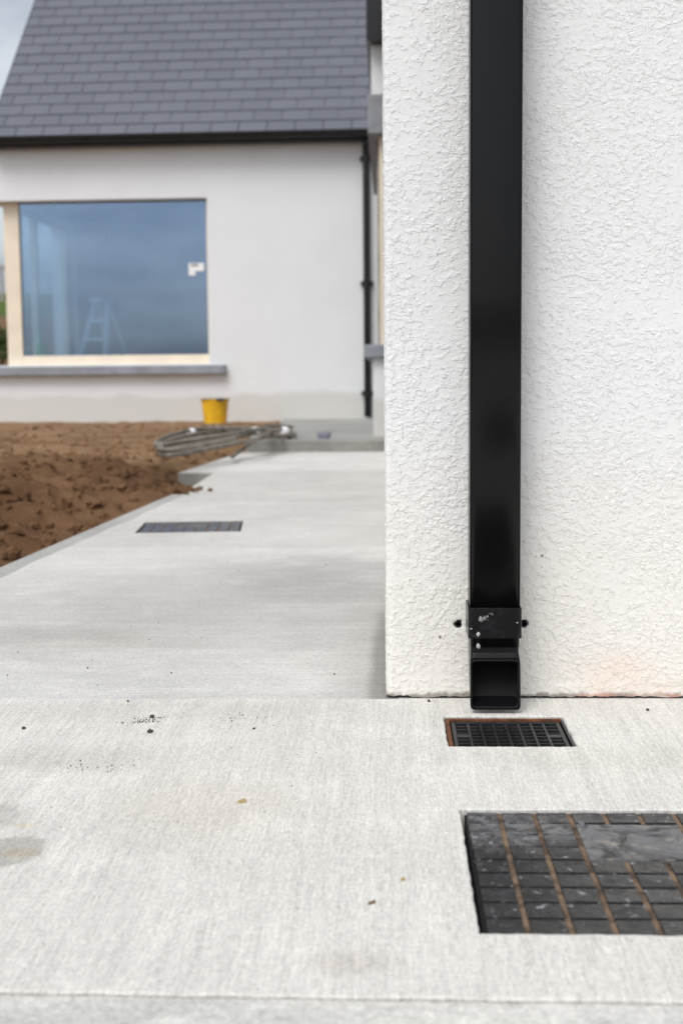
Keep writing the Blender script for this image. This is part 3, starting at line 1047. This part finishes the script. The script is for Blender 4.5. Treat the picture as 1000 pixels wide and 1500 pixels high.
for k in range(1, ncol):
    o = link('bar', me_b, None, gr); o.location = (ix0 + (ix1 - ix0) * k / ncol, iy0, 0)
me_c = MB().box((0, -0.0013, -0.0062), (ix1 - ix0, 0.0013, -0.0030)).mesh('cross_bar')
me_c.materials.append(M['grate'])
for k in range(1, nrow):
    o = link('cross_bar', me_c, None, gr); o.location = (ix0, iy0 + (iy1 - iy0) * k / nrow, 0)
cwid = (ix1 - ix0) / ncol
for xx in (ix0, ix1 - cwid):
    MB().box((xx, iy0 + (iy1 - iy0) * 0.46, -0.0125), (xx + cwid, iy0 + (iy1 - iy0) * 0.56, -0.0026)).build('lifting_lug', M['grate'], gr)
pit = MB()
pit.add([(0.001, 0.001, -0.0052), (gw - 0.001, 0.001, -0.0052), (gw - 0.001, gd - 0.001, -0.0052), (0.001, gd - 0.001, -0.0052), (0, 0, -0.25), (gw, 0, -0.25), (gw, gd, -0.25), (0, gd, -0.25)],
        [(4, 5, 6, 7), (0, 4, 7, 3), (1, 2, 6, 5), (0, 1, 5, 4), (3, 7, 6, 2)])
pit.build('pot', M['pit'], gr)

# ------------------------------------------------------------------ access covers
cv = empty('access_cover', (COV_X0, COV_Y0, -0.0025))
tag(cv, 'large black ribbed access cover with cement smears in the brushed apron', 'manhole cover', 'ribbed square access covers')
cp, rp = COV_W / 9.0, COV_D / 9.0
MB().box((0, 0, -0.06), (COV_W, COV_D, -0.0038)).build('base_plate', M['pit'], cv)
gm_ = MB().box((-0.0026, 0.001, -0.0036), (0.0026, COV_D - 0.001, -0.0014)).mesh('groove_dirt'); gm_.materials.append(M['groove'])
for c_ in range(1, 9):
    if c_ in (4, 5):
        for (f0, f1) in ((0, 5), (8, 9)):
            MB().box((c_ * cp - 0.0026, f0 * rp + 0.001, -0.0036), (c_ * cp + 0.0026, f1 * rp - 0.001, -0.0014)).build('groove_dirt', M['groove'], cv)
    else:
        o = link('groove_dirt', gm_, None, cv); o.location = (c_ * cp, 0, 0)
MB().box((-0.02, -0.02, -0.11), (COV_W + 0.02, COV_D + 0.02, -0.07)).build('frame', M['pit'], cv)
gx, gy = 0.0040, 0.0030


def pad_mesh(w, d, h=0.004):
    b_ = 0.0012
    return MB().add([(0, 0, -h), (w, 0, -h), (w, d, -h), (0, d, -h), (b_, b_, 0), (w - b_, b_, 0), (w - b_, d - b_, 0), (b_, d - b_, 0)],
                    [(4, 5, 6, 7), (0, 1, 5, 4), (1, 2, 6, 5), (2, 3, 7, 6), (3, 0, 4, 7)]).mesh('pad')


pm_ = pad_mesh(cp - gx, rp - gy); pm_.materials.append(M['iron'])
for r_ in range(9):
    for c_ in range(9):
        if 5 <= r_ <= 7 and 3 <= c_ <= 5: continue
        o = link('pad', pm_, None, cv)
        o.location = (c_ * cp + gx / 2, r_ * rp + gy / 2, 0.0006 * noise.noise((r_, c_, 4)))
        o.rotation_euler = (0.010 * noise.noise((r_ * 3.1, c_ * 1.7, 1)), 0.008 * noise.noise((r_ * 1.3, c_ * 2.9, 6)), 0)
pl = pad_mesh(cp * 3 - gx, rp * 3 - gy); pl.materials.append(M['iron_wash'])
o = link('plaque', pl, None, cv); o.location = (3 * cp + gx / 2, 5 * rp + gy / 2, -0.0006)
o['label'] = 'flat plaque of the cover smeared with dried cement'
# thin dried-cement slur over the back corner pads
g = MB()


def copy_tree(src, parent=None):
    c = src.copy(); COL.objects.link(c); c.parent = parent
    for ch in [k for k in bpy.data.objects if k.parent == src]:
        copy_tree(ch, c)
    return c


cv2 = copy_tree(cv)
cv2['label'] = 'ribbed dark access cover set in the pale path beside the soil'
cv2.scale = (c2_s, c2_s, c2_s)
lx, ly = -COV_W / 2 * c2_s, -COV_D / 2 * c2_s
cv2.location = (c2c.x + lx * math.cos(c2_ang) - ly * math.sin(c2_ang), c2c.y + lx * math.sin(c2_ang) + ly * math.cos(c2_ang), -0.004)
cv2.rotation_euler = (0, 0, c2_ang)

# ------------------------------------------------------------------ far house
HR = -0.024
HO = gnd(537, 613, STEP)
hd = Vector((math.sin(-HR), math.cos(-HR), 0))       # into the house
hu = Vector((math.cos(-HR), -math.sin(-HR), 0))      # along its front


def huv(px, py, dep=0.0):
    d = ray(px, py)
    k = ((HO + hd * dep - C0).dot(hd)) / d.dot(hd)
    p = C0 + d * k - HO
    return p.dot(hu), p.z


house = empty('bungalow', HO, HR)
tag(house, 'white rendered house with slate roof and large cream framed corner window', 'house')
uL = huv(-14, 400)[0]
uR = 1.6
dH = 4.3
z_eave = huv(270, 207)[1]
op_r = huv(305, 400)[0]
op_t, op_b = huv(150, 292)[1], huv(150, 534)[1]
print('house', HO, 'uL', uL, 'eave', z_eave, 'op', op_r, op_t, op_b)
th = 0.30
# west opening goes 2.4 m back
wdp = 2.3
fo = [(uL, -0.15), (uR, -0.15), (uR, z_eave + 0.02), (uL, z_eave + 0.02), (uL, op_t), (op_r, op_t), (op_r, op_b), (uL, op_b)]
nf = len(fo)
fw_ = MB().add([(u, 0, z) for u, z in fo] + [(u, th, z) for u, z in fo],
               [tuple(range(nf)), tuple(reversed(range(nf, 2 * nf)))] + [(j, i, i + nf, j + nf) for i, j in ((i, (i + 1) % nf) for i in range(nf))])
fw_.build('front_wall', M['render_far'], house)['label'] = 'white rendered front wall with an ivory damp band along its foot'
MB().box((uL, th + 0.001, -0.15), (uL + th, dH, op_b)).build('wall', M['render_far'], house)
MB().box((uL, wdp, op_b + 0.001), (uL + th, dH, op_t - 0.001)).build('wall', M['render_far'], house)
rise = 1.98
ovh = 0.14
zr0 = z_eave
g = MB()
rh = dH / 2
zr1 = z_eave + rh * 1.0
g.add([(uL, th + 0.001, op_t), (uL, dH, op_t), (uL, dH, zr0), (uL, rh, zr1 - 0.05), (uL, th + 0.001, zr0 + 0.1),
       (uL + th, th + 0.001, op_t), (uL + th, dH, op_t), (uL + th, dH, zr0), (uL + th, rh, zr1 - 0.05), (uL + th, th + 0.001, zr0 + 0.1)],
      [(0, 4, 3, 2, 1), (5, 6, 7, 8, 9), (0, 1, 6, 5), (1, 2, 7, 6), (2, 3, 8, 7), (3, 4, 9, 8), (4, 0, 5, 9)])
g.build('gable', M['render_far'], house)
MB().box((uL + th, dH - th, -0.15), (uR, dH, z_eave)).build('wall', M['render_far'], house)
MB().box((uR - th, th, -0.15), (uR, dH - th, z_eave)).build('wall', M['render_far'], house)
# room behind the window
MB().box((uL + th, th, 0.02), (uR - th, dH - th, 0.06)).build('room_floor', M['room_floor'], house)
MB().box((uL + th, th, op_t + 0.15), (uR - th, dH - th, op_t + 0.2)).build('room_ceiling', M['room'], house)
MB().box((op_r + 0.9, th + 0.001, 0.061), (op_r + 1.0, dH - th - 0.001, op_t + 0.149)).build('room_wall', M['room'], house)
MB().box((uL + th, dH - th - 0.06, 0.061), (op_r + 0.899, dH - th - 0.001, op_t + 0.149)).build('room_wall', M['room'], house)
# sill
sl_r = huv(330, 540, -0.09)[0]
MB().box((uL - 0.09, -0.09, huv(150, 549, -0.09)[1]), (sl_r, th * 0.6, huv(150, 536, -0.09)[1])).build('sill', M['sill'], house, bevel=0.008)
MB().box((uL - 0.09, th * 0.6 + 0.001, huv(150, 549, -0.09)[1]), (uL + th * 0.6, wdp, huv(150, 536, -0.09)[1])).build('sill', M['sill'], house, bevel=0.008)
# window frames, front and west
rec = 0.11
win = empty('window', (0, 0, 0)); win.parent = house
fL = huv(8, 400, rec)[0]; gL = huv(30, 400, rec)[0]; gR = huv(303.5, 400, rec)[0]
gB_, gT_ = huv(150, 520.5, rec)[1], huv(150, 293.5, rec)[1]
sz = huv(150, 536, -0.09)[1] + 0.002
MB().box((fL, rec, sz), (gL, rec + 0.14, op_t - 0.002)).build('corner_post', M['cream'], win, bevel=0.004)
MB().box((gL + 0.001, rec, sz), (op_r - 0.002, rec + 0.07, gB_)).build('bottom_rail', M['cream'], win, bevel=0.004)
MB().box((gL + 0.001, rec, gT_), (op_r - 0.002, rec + 0.07, op_t - 0.002)).build('top_rail', M['cream'], win, bevel=0.004)
MB().box((gR, rec, gB_ + 0.001), (op_r - 0.002, rec + 0.07, gT_ - 0.001)).build('side_stile', M['cream'], win, bevel=0.004)
MB().box((gL, rec + 0.03, gB_), (gR, rec + 0.045, gT_)).build('pane', M['glass'], win)
su0, sz0 = huv(276, 403, rec); su1, sz1 = huv(298, 385, rec)
st = MB()
st.box((su0, rec + 0.026, sz0 + (sz1 - sz0) * 0.35), (su1, rec + 0.029, sz1))
st.box((su0, rec + 0.026, sz0), (su0 + (su1 - su0) * 0.42, rec + 0.029, sz0 + (sz1 - sz0) * 0.349))
st.build('sticker', M['sticker'], win)
MB().box((su0 + (su1 - su0) * 0.15, rec + 0.024, sz1 - 0.03), (su0 + (su1 - su0) * 0.62, rec + 0.0255, sz1 - 0.012)).build('sticker_print', M['sticker_print'], win)
ww = empty('window', (0, 0, 0)); ww.parent = house
wx = fL + 0.02
for (y0, y1) in ((0.95, 1.03), (wdp - 0.12, wdp - 0.002)):
    MB().box((wx, y0, sz), (wx + 0.07, y1, op_t - 0.002)).build('mullion', M['cream'], ww, bevel=0.004)
ys0 = rec + 0.142
MB().box((wx, ys0, sz), (wx + 0.07, 0.949, sz + 0.09)).build('bottom_rail', M['cream'], ww)
MB().box((wx, 1.031, sz), (wx + 0.07, wdp - 0.121, sz + 0.09)).build('bottom_rail', M['cream'], ww)
MB().box((wx, ys0, op_t - 0.06), (wx + 0.07, 0.949, op_t - 0.002)).build('top_rail', M['cream'], ww)
MB().box((wx, 1.031, op_t - 0.06), (wx + 0.07, wdp - 0.121, op_t - 0.002)).build('top_rail', M['cream'], ww)
t = NT('clear_glass')
t.n.remove(t.b)
tr = t.node('BsdfTransparent'); tr.inputs[0].default_value = (0.9, 0.95, 0.95, 1)
gl = t.node('BsdfGlossy'); gl.inputs['Roughness'].default_value = 0.01
lw = t.node('LayerWeight'); lw.inputs[0].default_value = 0.3
mx = t.node('MixShader')
t.l.new(t.math('MULTIPLY', lw.outputs['Fresnel'], 0.5), mx.inputs[0]); t.l.new(tr.outputs[0], mx.inputs[1]); t.l.new(gl.outputs[0], mx.inputs[2])
t.l.new(mx.outputs[0], t.out.inputs['Surface'])
M['clear'] = t.m
MB().box((wx + 0.03, ys0, sz + 0.09), (wx + 0.04, 0.949, op_t - 0.06)).build('pane', M['clear'], ww)
MB().box((wx + 0.03, 1.031, sz + 0.09), (wx + 0.04, wdp - 0.121, op_t - 0.06)).build('pane', M['clear'], ww)

# roof: pitched at 45 degrees, every slate its own piece
roof = empty('roof', (0, 0, 0)); roof.parent = house
vL = huv(-18, 200, -ovh)[0]
pitch = R(45)
e_y, e_z = -ovh, huv(270, 196, -ovh)[1]
slope_len = (rh + ovh) / math.cos(pitch)
ax = Vector((0, math.cos(pitch), math.sin(pitch)))
nrm_ = Vector((0, -math.sin(pitch), math.cos(pitch)))
g = MB()
for side in (0, 1):
    def P_(u, s, o):
        v = Vector((u, e_y, e_z)) + ax * s + nrm_ * o
        if side: v.y = 2 * rh - v.y
        return tuple(v)
    q = [P_(vL + 0.02, 0, -0.06), P_(uR + 0.1, 0, -0.06), P_(uR + 0.1, slope_len, -0.06), P_(vL + 0.02, slope_len, -0.06),
         P_(vL + 0.02, 0, -0.012), P_(uR + 0.1, 0, -0.012), P_(uR + 0.1, slope_len, -0.012), P_(vL + 0.02, slope_len, -0.012)]
    fcs = [(3, 2, 1, 0), (4, 5, 6, 7), (0, 1, 5, 4), (1, 2, 6, 5), (2, 3, 7, 6), (3, 0, 4, 7)]
    g.add(q, fcs if not side else [f[::-1] for f in fcs])
g.build('deck', M['slate_edge'], roof)
nc = 17
gauge = slope_len / nc
sw = 0.285
slen = gauge * 1.9


def slate_mesh(w):
    v = []
    for k, (lft, tk) in enumerate(((0.004, 0.0), (0.004, 0.008))):
        pass
    pts_ = []
    for (s_, o_l) in ((0.0, 0.018), (slen, 0.0)):
        for u in (0.004, w - 0.004):
            for o_t in (0.0, 0.009):
                p = ax * s_ + nrm_ * (o_l + o_t)
                pts_.append((u, p.y, p.z))
    # order: s0u0b s0u0t s0u1b s0u1t s1u0b s1u0t s1u1b s1u1t
    return MB().add(pts_, [(1, 3, 7, 5), (0, 4, 6, 2), (0, 2, 3, 1), (4, 5, 7, 6), (0, 1, 5, 4), (2, 6, 7, 3)]).mesh('slate')


sm_full, sm_half = slate_mesh(sw), slate_mesh(sw / 2)
sm_full.materials.append(M['slate']); sm_half.materials.append(M['slate'])
u_end = huv(556, 150, 1.0)[0]
cnt = 0
for r_ in range(nc):
    u = vL
    s_ = r_ * gauge
    L_ = slen
    first = True
    while u < u_end:
        half = (r_ % 2 == 1 and first)
        first = False
        o = link('slate', sm_half if half else sm_full, None, roof)
        jit = 0.003 * noise.noise((r_ * 2.3, u * 5, 1))
        pp = Vector((u, e_y, e_z)) + ax * (s_ + jit - 0.03) + nrm_ * (0.0005 * (r_ % 3))
        o.location = pp
        cnt += 1
        u += (sw / 2 if half else sw)
print('slates', cnt)
# ridge
rz = (Vector((0, e_y, e_z)) + ax * slope_len)
g = MB()
g.add([(vL - 0.01, rh - 0.13, rz.z - 0.09), (vL - 0.01, rh, rz.z + 0.045), (vL - 0.01, rh + 0.13, rz.z - 0.09),
       (uR + 0.1, rh - 0.13, rz.z - 0.09), (uR + 0.1, rh, rz.z + 0.045), (uR + 0.1, rh + 0.13, rz.z - 0.09)],
      [(0, 3, 4, 1), (1, 4, 5, 2), (0, 1, 2), (3, 5, 4), (0, 2, 5, 3)])
g.build('ridge', M['slate'], roof)
# fascia and gutter
z_g0, z_g1 = huv(270, 209, -ovh - 0.06)[1], huv(270, 195, -ovh - 0.06)[1]
MB().box((vL, -ovh + 0.005, z_g0 + 0.0), (uR, -0.001, z_eave + 0.03)).build('soffit', M['black_gloss'], house)
gt = MB()
gr_ = 0.055
ring = lambda u: [(u, -ovh - 0.055 + gr_ * math.cos(a), z_g1 + (gr_ * 1.3) * math.sin(a)) for a in [math.pi + math.pi * k / 10 for k in range(11)]] + \
                 [(u, -ovh - 0.055 + (gr_ - 0.006) * math.cos(a), z_g1 + (gr_ * 1.3 - 0.006) * math.sin(a)) for a in [2 * math.pi - math.pi * k / 10 for k in range(11)]]
gt.loft([ring(vL - 0.01), ring(huv(540, 200, -ovh)[0])])
gt.build('gutter', M['black_gloss'], house)
# verge trim
g = MB()
v0, v1 = Vector((vL - 0.012, e_y, e_z)) - nrm_ * 0.10, Vector((vL - 0.012, e_y, e_z)) + ax * slope_len - nrm_ * 0.10
q = []
for b_ in (v0, v1):
    for du in (0, 0.03):
        for o_ in (0, 0.11):
            p = b_ + nrm_ * o_; q.append((p.x + du, p.y, p.z))
g.add(q, [(0, 1, 3, 2), (4, 6, 7, 5), (0, 4, 5, 1), (2, 3, 7, 6), (1, 5, 7, 3), (0, 2, 6, 4)])
g.build('verge_trim', M['black_gloss'], house)

# downpipe of the far house
dp_u = huv(537, 400, -0.06)[0]
fp = HO + hu * dp_u + hd * (-0.06)
dp = empty('downpipe', fp, HR)
tag(dp, 'round black downpipe on the right end of the far white house', 'downpipe')
zq = lambda py: huv(537, py, -0.06)[1]
MB().tube([(0, -0.08, z_g0 + 0.01), (0, -0.07, z_g0 - 0.05), (0, 0, z_g0 - 0.14), (0, 0, z_g0 - 0.22), (0, 0, 1.0), (0, 0, 0.02)], 0.036, 14).build('pipe', M['black_gloss'], dp, smooth=True)
for py in (232, 415, 576):
    g = MB()
    g.lathe([(0.036, -0.03), (0.044, -0.028), (0.044, 0.028), (0.036, 0.03)], 14, (0, 0, zq(py)))
    g.box((-0.065, 0.025, zq(py) - 0.02), (0.065, 0.055, zq(py) + 0.02))
    g.build('bracket', M['black_gloss'], dp)

# ------------------------------------------------------------------ step ladder inside the house
lu, _ = huv(150, 520, 0.75)
lad = empty('step_ladder', HO + hu * lu + hd * 0.80 + Vector((0, 0, 0.06)), HR - R(28))
tag(lad, 'pale A frame step ladder standing inside behind the blue window', 'ladder')
hl = huv(155, 443, 0.8)[1] - 0.06
for s_ in (-1, 1):
    MB().tube([(s_ * 0.29, -0.34, 0), (s_ * 0.085, 0, hl)], 0.032, 6).build('front_rail', M['alu'], lad)
    MB().tube([(s_ * 0.24, 0.42, 0), (s_ * 0.065, 0.03, hl)], 0.018, 6).build('rear_rail', M['alu'], lad)
for k in range(1, 6):
    f = k / 6
    w_ = 0.29 + (0.085 - 0.29) * f
    MB().box((-w_, -0.34 * (1 - f) - 0.05, hl * f - 0.018), (w_, -0.34 * (1 - f) + 0.05, hl * f + 0.018)).build('tread', M['alu'], lad)
MB().box((-0.10, -0.10, hl), (0.10, 0.10, hl + 0.05)).build('top_cap', M['alu'], lad, bevel=0.01)
gu = huv(60, 500, 0.8)[0]
gb = empty('green_reflection_tube', HO + hu * gu + hd * 0.8 + Vector((0, 0, 0.061)), 0)  # tube added in place of a green reflection on the glass
tag(gb, 'slim green tube standing in for a reflection in the house window', 'tube')
MB().lathe([(0.05, 0), (0.055, 0.02), (0.055, huv(60, 492, 0.8)[1] - 0.2), (0.02, huv(60, 492, 0.8)[1] - 0.12), (0.02, huv(60, 485, 0.8)[1] - 0.06)], 16).build('body', M['green'], gb, smooth=True)

# ------------------------------------------------------------------ yellow bucket
bp = gnd(315.5, 618, 0.085)
bk = empty('bucket', (bp.x, bp.y, 0.085), R(20))
tag(bk, 'yellow plastic bucket standing on the soil against the white house', 'bucket')
k_ = bp.y / F
rt, rb_, hh = 20.5 * k_, 16.5 * k_, 34 * k_
MB().lathe([(rb_, -0.01), (rb_, 0.0), (rt * 0.97, hh - 0.02), (rt, hh - 0.018), (rt, hh), (rt - 0.008, hh), (rt - 0.012, hh - 0.02), (rb_ - 0.008, 0.01)], 32).build('body', M['bucket'], bk, smooth=False)
hp = [(rt * 1.02 * math.cos(a), -rt * 0.3 * math.sin(a) - 0.3 * rt * math.sin(a), hh - 0.01 + 0.012 * math.sin(a)) for a in [math.pi * k / 16 for k in range(17)]]
hp = [(x, y - 0.55 * rt * math.sin(math.pi * i / 16), z) for i, (x, y, z) in enumerate(hp)]
MB().tube(hp, 0.004, 6).build('handle', M['handle'], bk, smooth=True)
MB().box((-0.02, -rt * 1.20, hh - 0.022), (0.055, -rt * 1.12, hh + 0.006)).build('grip', M['handle'], bk, bevel=0.004)

# ------------------------------------------------------------------ coil of grey pipe
cl, crt = gnd(232, 656, 0.10), gnd(430, 640, STEP + 0.03)
mid = (cl + crt) / 2
axd = (crt - cl); axd.z = 0
La = axd.length / 2
coil = empty('hose_coil', (mid.x, mid.y, 0.075))
tag(coil, 'flattened coil of grey pipe with white tape lying on the soil', 'pipe coil')
axd.normalize()
per = Vector((-axd.y, axd.x, 0))


def zs_at(p):
    x, y = mid.x + p.x, mid.y + p.y
    base_ = soil_h(x, y)
    if x > rs[0].x - 0.02 and y > Y_STEP - 0.02: base_ = max(base_, STEP)
    return max(0.02, base_) - 0.075




def spline(pp, n=10):
    out = []
    for i in range(len(pp) - 1):
        p0_, p1_, p2_, p3_ = pp[max(i - 1, 0)], pp[i], pp[i + 1], pp[min(i + 2, len(pp) - 1)]
        for k in range(n):
            f = k / n
            out.append(0.5 * ((2 * p1_) + (p2_ - p0_) * f + (2 * p0_ - 5 * p1_ + 4 * p2_ - p3_) * f * f + (3 * p1_ - p0_ - 3 * p2_ + p3_) * f ** 3))
    return out + [pp[-1]]


def strand(name, pix, lay, r=0.0125):
    pp = []
    for (a_, b_, dz) in pix:
        dz *= 0.6
        zg = 0.092 + dz
        p = gnd(a_, b_, zg)
        pp.append(Vector((p.x - mid.x, p.y - mid.y, zg + lay - 0.075)))
    return MB().tube(spline(pp), r, 8).build(name, M['hose'], coil, smooth=True)


strand('strand', [(424, 641, 0), (432, 636, 0.03), (418, 630, 0.04), (376, 631, 0.04), (330, 629, 0.02), (285, 633, 0.0), (250, 643, 0), (234, 655, 0.01),
                  (240, 667, 0), (270, 664, 0), (320, 655, 0.01), (360, 646, 0.03), (400, 640, 0.03), (426, 640, 0.0)], 0.0)
strand('strand', [(398, 640, 0), (414, 636, 0.03), (404, 632, 0.05), (376, 633, 0.06), (340, 634, 0.03), (290, 639, 0.02), (247, 649, 0.02), (231, 657, 0.02),
                  (238, 663, 0.02), (262, 660, 0.02), (310, 651, 0.03), (350, 643, 0.05), (384, 637, 0.06), (420, 633, 0.04)], 0.016)
strand('strand', [(428, 632, 0.05), (400, 630, 0.08), (372, 634, 0.08), (322, 633, 0.04), (280, 636, 0.03), (243, 647, 0.02), (229, 656, 0.02), (236, 660, 0.03),
                  (280, 653, 0.04), (330, 645, 0.05), (376, 636, 0.08), (410, 637, 0.06)], 0.03)
strand('strand', [(430, 640, 0.03), (410, 642, 0.02), (376, 638, 0.05), (336, 641, 0.04), (292, 646, 0.03), (250, 655, 0.03), (236, 662, 0.03), (252, 665, 0.03), (296, 658, 0.03), (344, 648, 0.05)], 0.02)
strand('tail', [(412, 629, 0.10), (392, 634, 0.09), (372, 646, 0.05), (354, 659, -0.06), (340, 669, -0.085)], 0.0)
for (a_, b_, dz) in ((281, 635, 0.021), (375, 634, 0.051), (417, 633, 0.036)):
    p = gnd(a_, b_, 0.095 + dz)
    q = gnd(a_ + 12, b_ - 1, 0.095 + dz)
    d_ = (q - p).normalized()
    c_ = Vector((p.x - mid.x, p.y - mid.y, 0.095 + dz + 0.01 - 0.075))
    MB().tube([c_ - d_ * 0.024, c_ - d_ * 0.022, c_ + d_ * 0.022, c_ + d_ * 0.024], [0.020, 0.028, 0.028, 0.020], 12).build('tape_wrap', M['tape'], coil, smooth=True)

# ------------------------------------------------------------------ grey pipe stub on the raised slab
sp_ = gnd(474.5, 643, STEP)
stb = empty('pipe_stub', (sp_.x, sp_.y, STEP))
tag(stb, 'short grey plastic pipe stub standing on the raised slab', 'pipe stub')
k_ = sp_.y / F
MB().lathe([(9 * k_, 0), (9 * k_, 8.5 * k_), (7 * k_, 8.5 * k_), (7 * k_, 1 * k_)], 20).build('body', M['pvc'], stb, smooth=False)
MB().lathe([(9.05 * k_, 4.5 * k_), (10.5 * k_, 5 * k_), (10.5 * k_, 9.5 * k_), (8 * k_, 9.5 * k_), (8 * k_, 8 * k_)], 20, caps=False).build('rim', M['pvc'], stb)

# ------------------------------------------------------------------ crumbs and chips on the near concrete
M['crumb'] = simple('dark_crumb', (0.07, 0.062, 0.052), 0.95, 0.3, 80, 0.4)
M['leaf'] = simple('dry_leaf', (0.42, 0.30, 0.14), 0.8, 0.2, 60, 0.2)
M['twig'] = simple('twig', (0.20, 0.14, 0.09), 0.9, 0.2, 60, 0.2)


def crumb(px, py, r, label):
    p = gnd(px, py)
    g = MB()
    clod_geo(g, (0, 0, r * 0.4), r, px * 0.13)
    o = g.build('soil_crumb', M['crumb'])
    o.location = (p.x, p.y, 0)
    tag(o, label, 'crumb', 'crumbs on the concrete')


crumb(220, 1073, 0.0042, 'largest dark crumb lying alone on the brushed concrete')
crumb(223, 1051, 0.0036, 'dark crumb at the end of a smear of grit on the concrete')
crumb(35, 1068, 0.0032, 'dark crumb lying furthest from the white wall')
crumb(372, 1068, 0.0022, 'tiny dark crumb between the grit smear and the wall corner')
crumb(188, 1028, 0.0022, 'dark specks lying on the joint between path and apron')
crumb(628, 1028, 0.0026, 'tiny crumb at the wall foot between corner and downpipe')
crumb(948, 1041, 0.0026, 'tiny crumb at the wall foot beyond the downpipe')
g = MB()
for k in range(130):
    q = random.random()
    cx = 213 + random.gauss(0, 16); cy = 1056 - (cx - 213) * 0.16 + random.gauss(0, 2.0)
    if random.random() < 0.35: cx, cy = random.gauss(355, 22), random.gauss(1055, 7)
    if random.random() < 0.25: cx, cy = random.gauss(130, 26), random.gauss(1123, 4)
    p = gnd(cx, cy)
    clod_geo(g, (p.x, p.y, 0.0003), random.uniform(0.0004, 0.0013), k * 1.7)
for k in range(170):
    p = gnd(random.uniform(-50, 1050), random.uniform(760, 1460))
    if p.y > YW - 0.01 and p.x > XC - 0.01: continue
    if COV_X0 - 0.02 < p.x < COV_X0 + COV_W + 0.02 and COV_Y0 - 0.01 < p.y < COV_Y1 + 0.01: continue
    if GR_X0 - 0.01 < p.x < GR_X1 + 0.01 and GR_Y0 - 0.01 < p.y < GR_Y1 + 0.01: continue
    clod_geo(g, (p.x, p.y, 0.0002), random.uniform(0.0003, 0.0009) * (1 if p.y < 2 else 2.0), k * 0.7)
tag(g.build('grit', M['crumb']), 'fine dark grit scattered over the concrete', 'grit', kind='stuff')


def chip(px, py, w, l, ang, name, label, mat):
    p = gnd(px, py)
    g = MB()
    n_ = 9
    top, bot = [], []
    for k in range(n_):
        a = 2 * math.pi * k / n_
        q = 0.8 + 0.5 * noise.noise((math.cos(a) * 2 + px, math.sin(a) * 2, py))
        x, y = l * q * math.cos(a), w * q * math.sin(a)
        bot.append((x, y, 0.0004)); top.append((x * 0.9, y * 0.9, 0.0022 + 0.0015 * math.sin(a * 2)))
    g.loft([bot, top])
    o = g.build(name, mat)
    o.location = (p.x, p.y, 0); o.rotation_euler = (0, 0, ang)
    tag(o, label, 'leaf' if 'leaf' in name else 'chip', None)


chip(355, 1175, 0.0040, 0.0065, 0.5, 'dry_leaf', 'torn ochre leaf scrap lying in the middle of the apron', M['leaf'])
chip(545, 1324, 0.0016, 0.0050, 0.6, 'twig_chip', 'thin brown twig chip near the large cover', M['twig'])
chip(590, 1290, 0.0018, 0.0026, 0.2, 'leaf_scrap', 'tiny ochre scrap between twig chip and large cover', M['leaf'])

# ------------------------------------------------------------------ hedge bush and post beyond the house
t = NT('leaves')
oi = t.node('NewGeometry')
o_ = t.coord()
M['leaves'] = t.fin(t.mix(t.noise(o_, 3, 3), (0.030, 0.050, 0.014), (0.085, 0.105, 0.03)), 0.7, None, 0.2)
M['bark'] = simple('bark', (0.10, 0.075, 0.05), 0.9, 0.2, 20, 0.4)


def bush(x, y, w, h, label):
    rr = math.hypot(x, y)
    z0 = -0.22 + (rr - 20) * 0.072 - 0.3
    root = empty('hedge_bush', (x, y, z0))
    tag(root, label, 'bush', 'bushes beyond the house')
    g = MB()
    for k in range(1600):
        a, e = random.uniform(0, 2 * math.pi), math.asin(random.uniform(-0.3, 1))
        r_ = (random.random() ** 0.4) * (0.75 + 0.35 * noise.noise((math.cos(a) * 2 + x, math.sin(a) * 2, e * 2)))
        c = Vector((w * r_ * math.cos(e) * math.cos(a), w * r_ * math.cos(e) * math.sin(a), h * 0.45 + h * 0.6 * r_ * math.sin(e)))
        d1 = Vector((random.gauss(0, 1), random.gauss(0, 1), random.gauss(0, 1))).normalized() * random.uniform(0.05, 0.11)
        d2 = d1.orthogonal().normalized() * random.uniform(0.03, 0.06)
        g.add([c - d1, c + d2, c + d1, c - d2], [(0, 1, 2, 3)])
    g.build('crown', M['leaves'], root)
    g = MB()
    for k in range(5):
        a = k * 1.3
        g.tube([(0.05 * math.cos(a), 0.05 * math.sin(a), -0.2), (0.3 * w * math.cos(a), 0.3 * w * math.sin(a), h * 0.4), (0.6 * w * math.cos(a), 0.6 * w * math.sin(a), h * 0.8)], [0.06, 0.04, 0.015], 6)
    g.build('trunk', M['bark'], root)


b0 = at_y(2, 480, 34)
bush(b0.x - 0.3, 34, 1.3, 1.5, 'low dark green bush on the earth bank past the house end')
bush(b0.x - 4.0, 36, 1.6, 1.7, 'dark green bush on the earth bank further from the house')
pq = at_y(3, 420, 90)
po = empty('utility_post', (pq.x, 90, pq.z - 1.0))
tag(po, 'thin grey post on the hillside seen past the house corner', 'post')
MB().lathe([(0.12, 0), (0.09, at_y(3, 388, 90).z - pq.z + 1.0)], 10).build('shaft', M['post'], po)
zt_ = at_y(3, 388, 90).z - pq.z + 1.0
MB().box((-0.25, -0.06, zt_ - 0.35), (0.25, 0.06, zt_ - 0.02)).build('crossarm', M['post'], po)
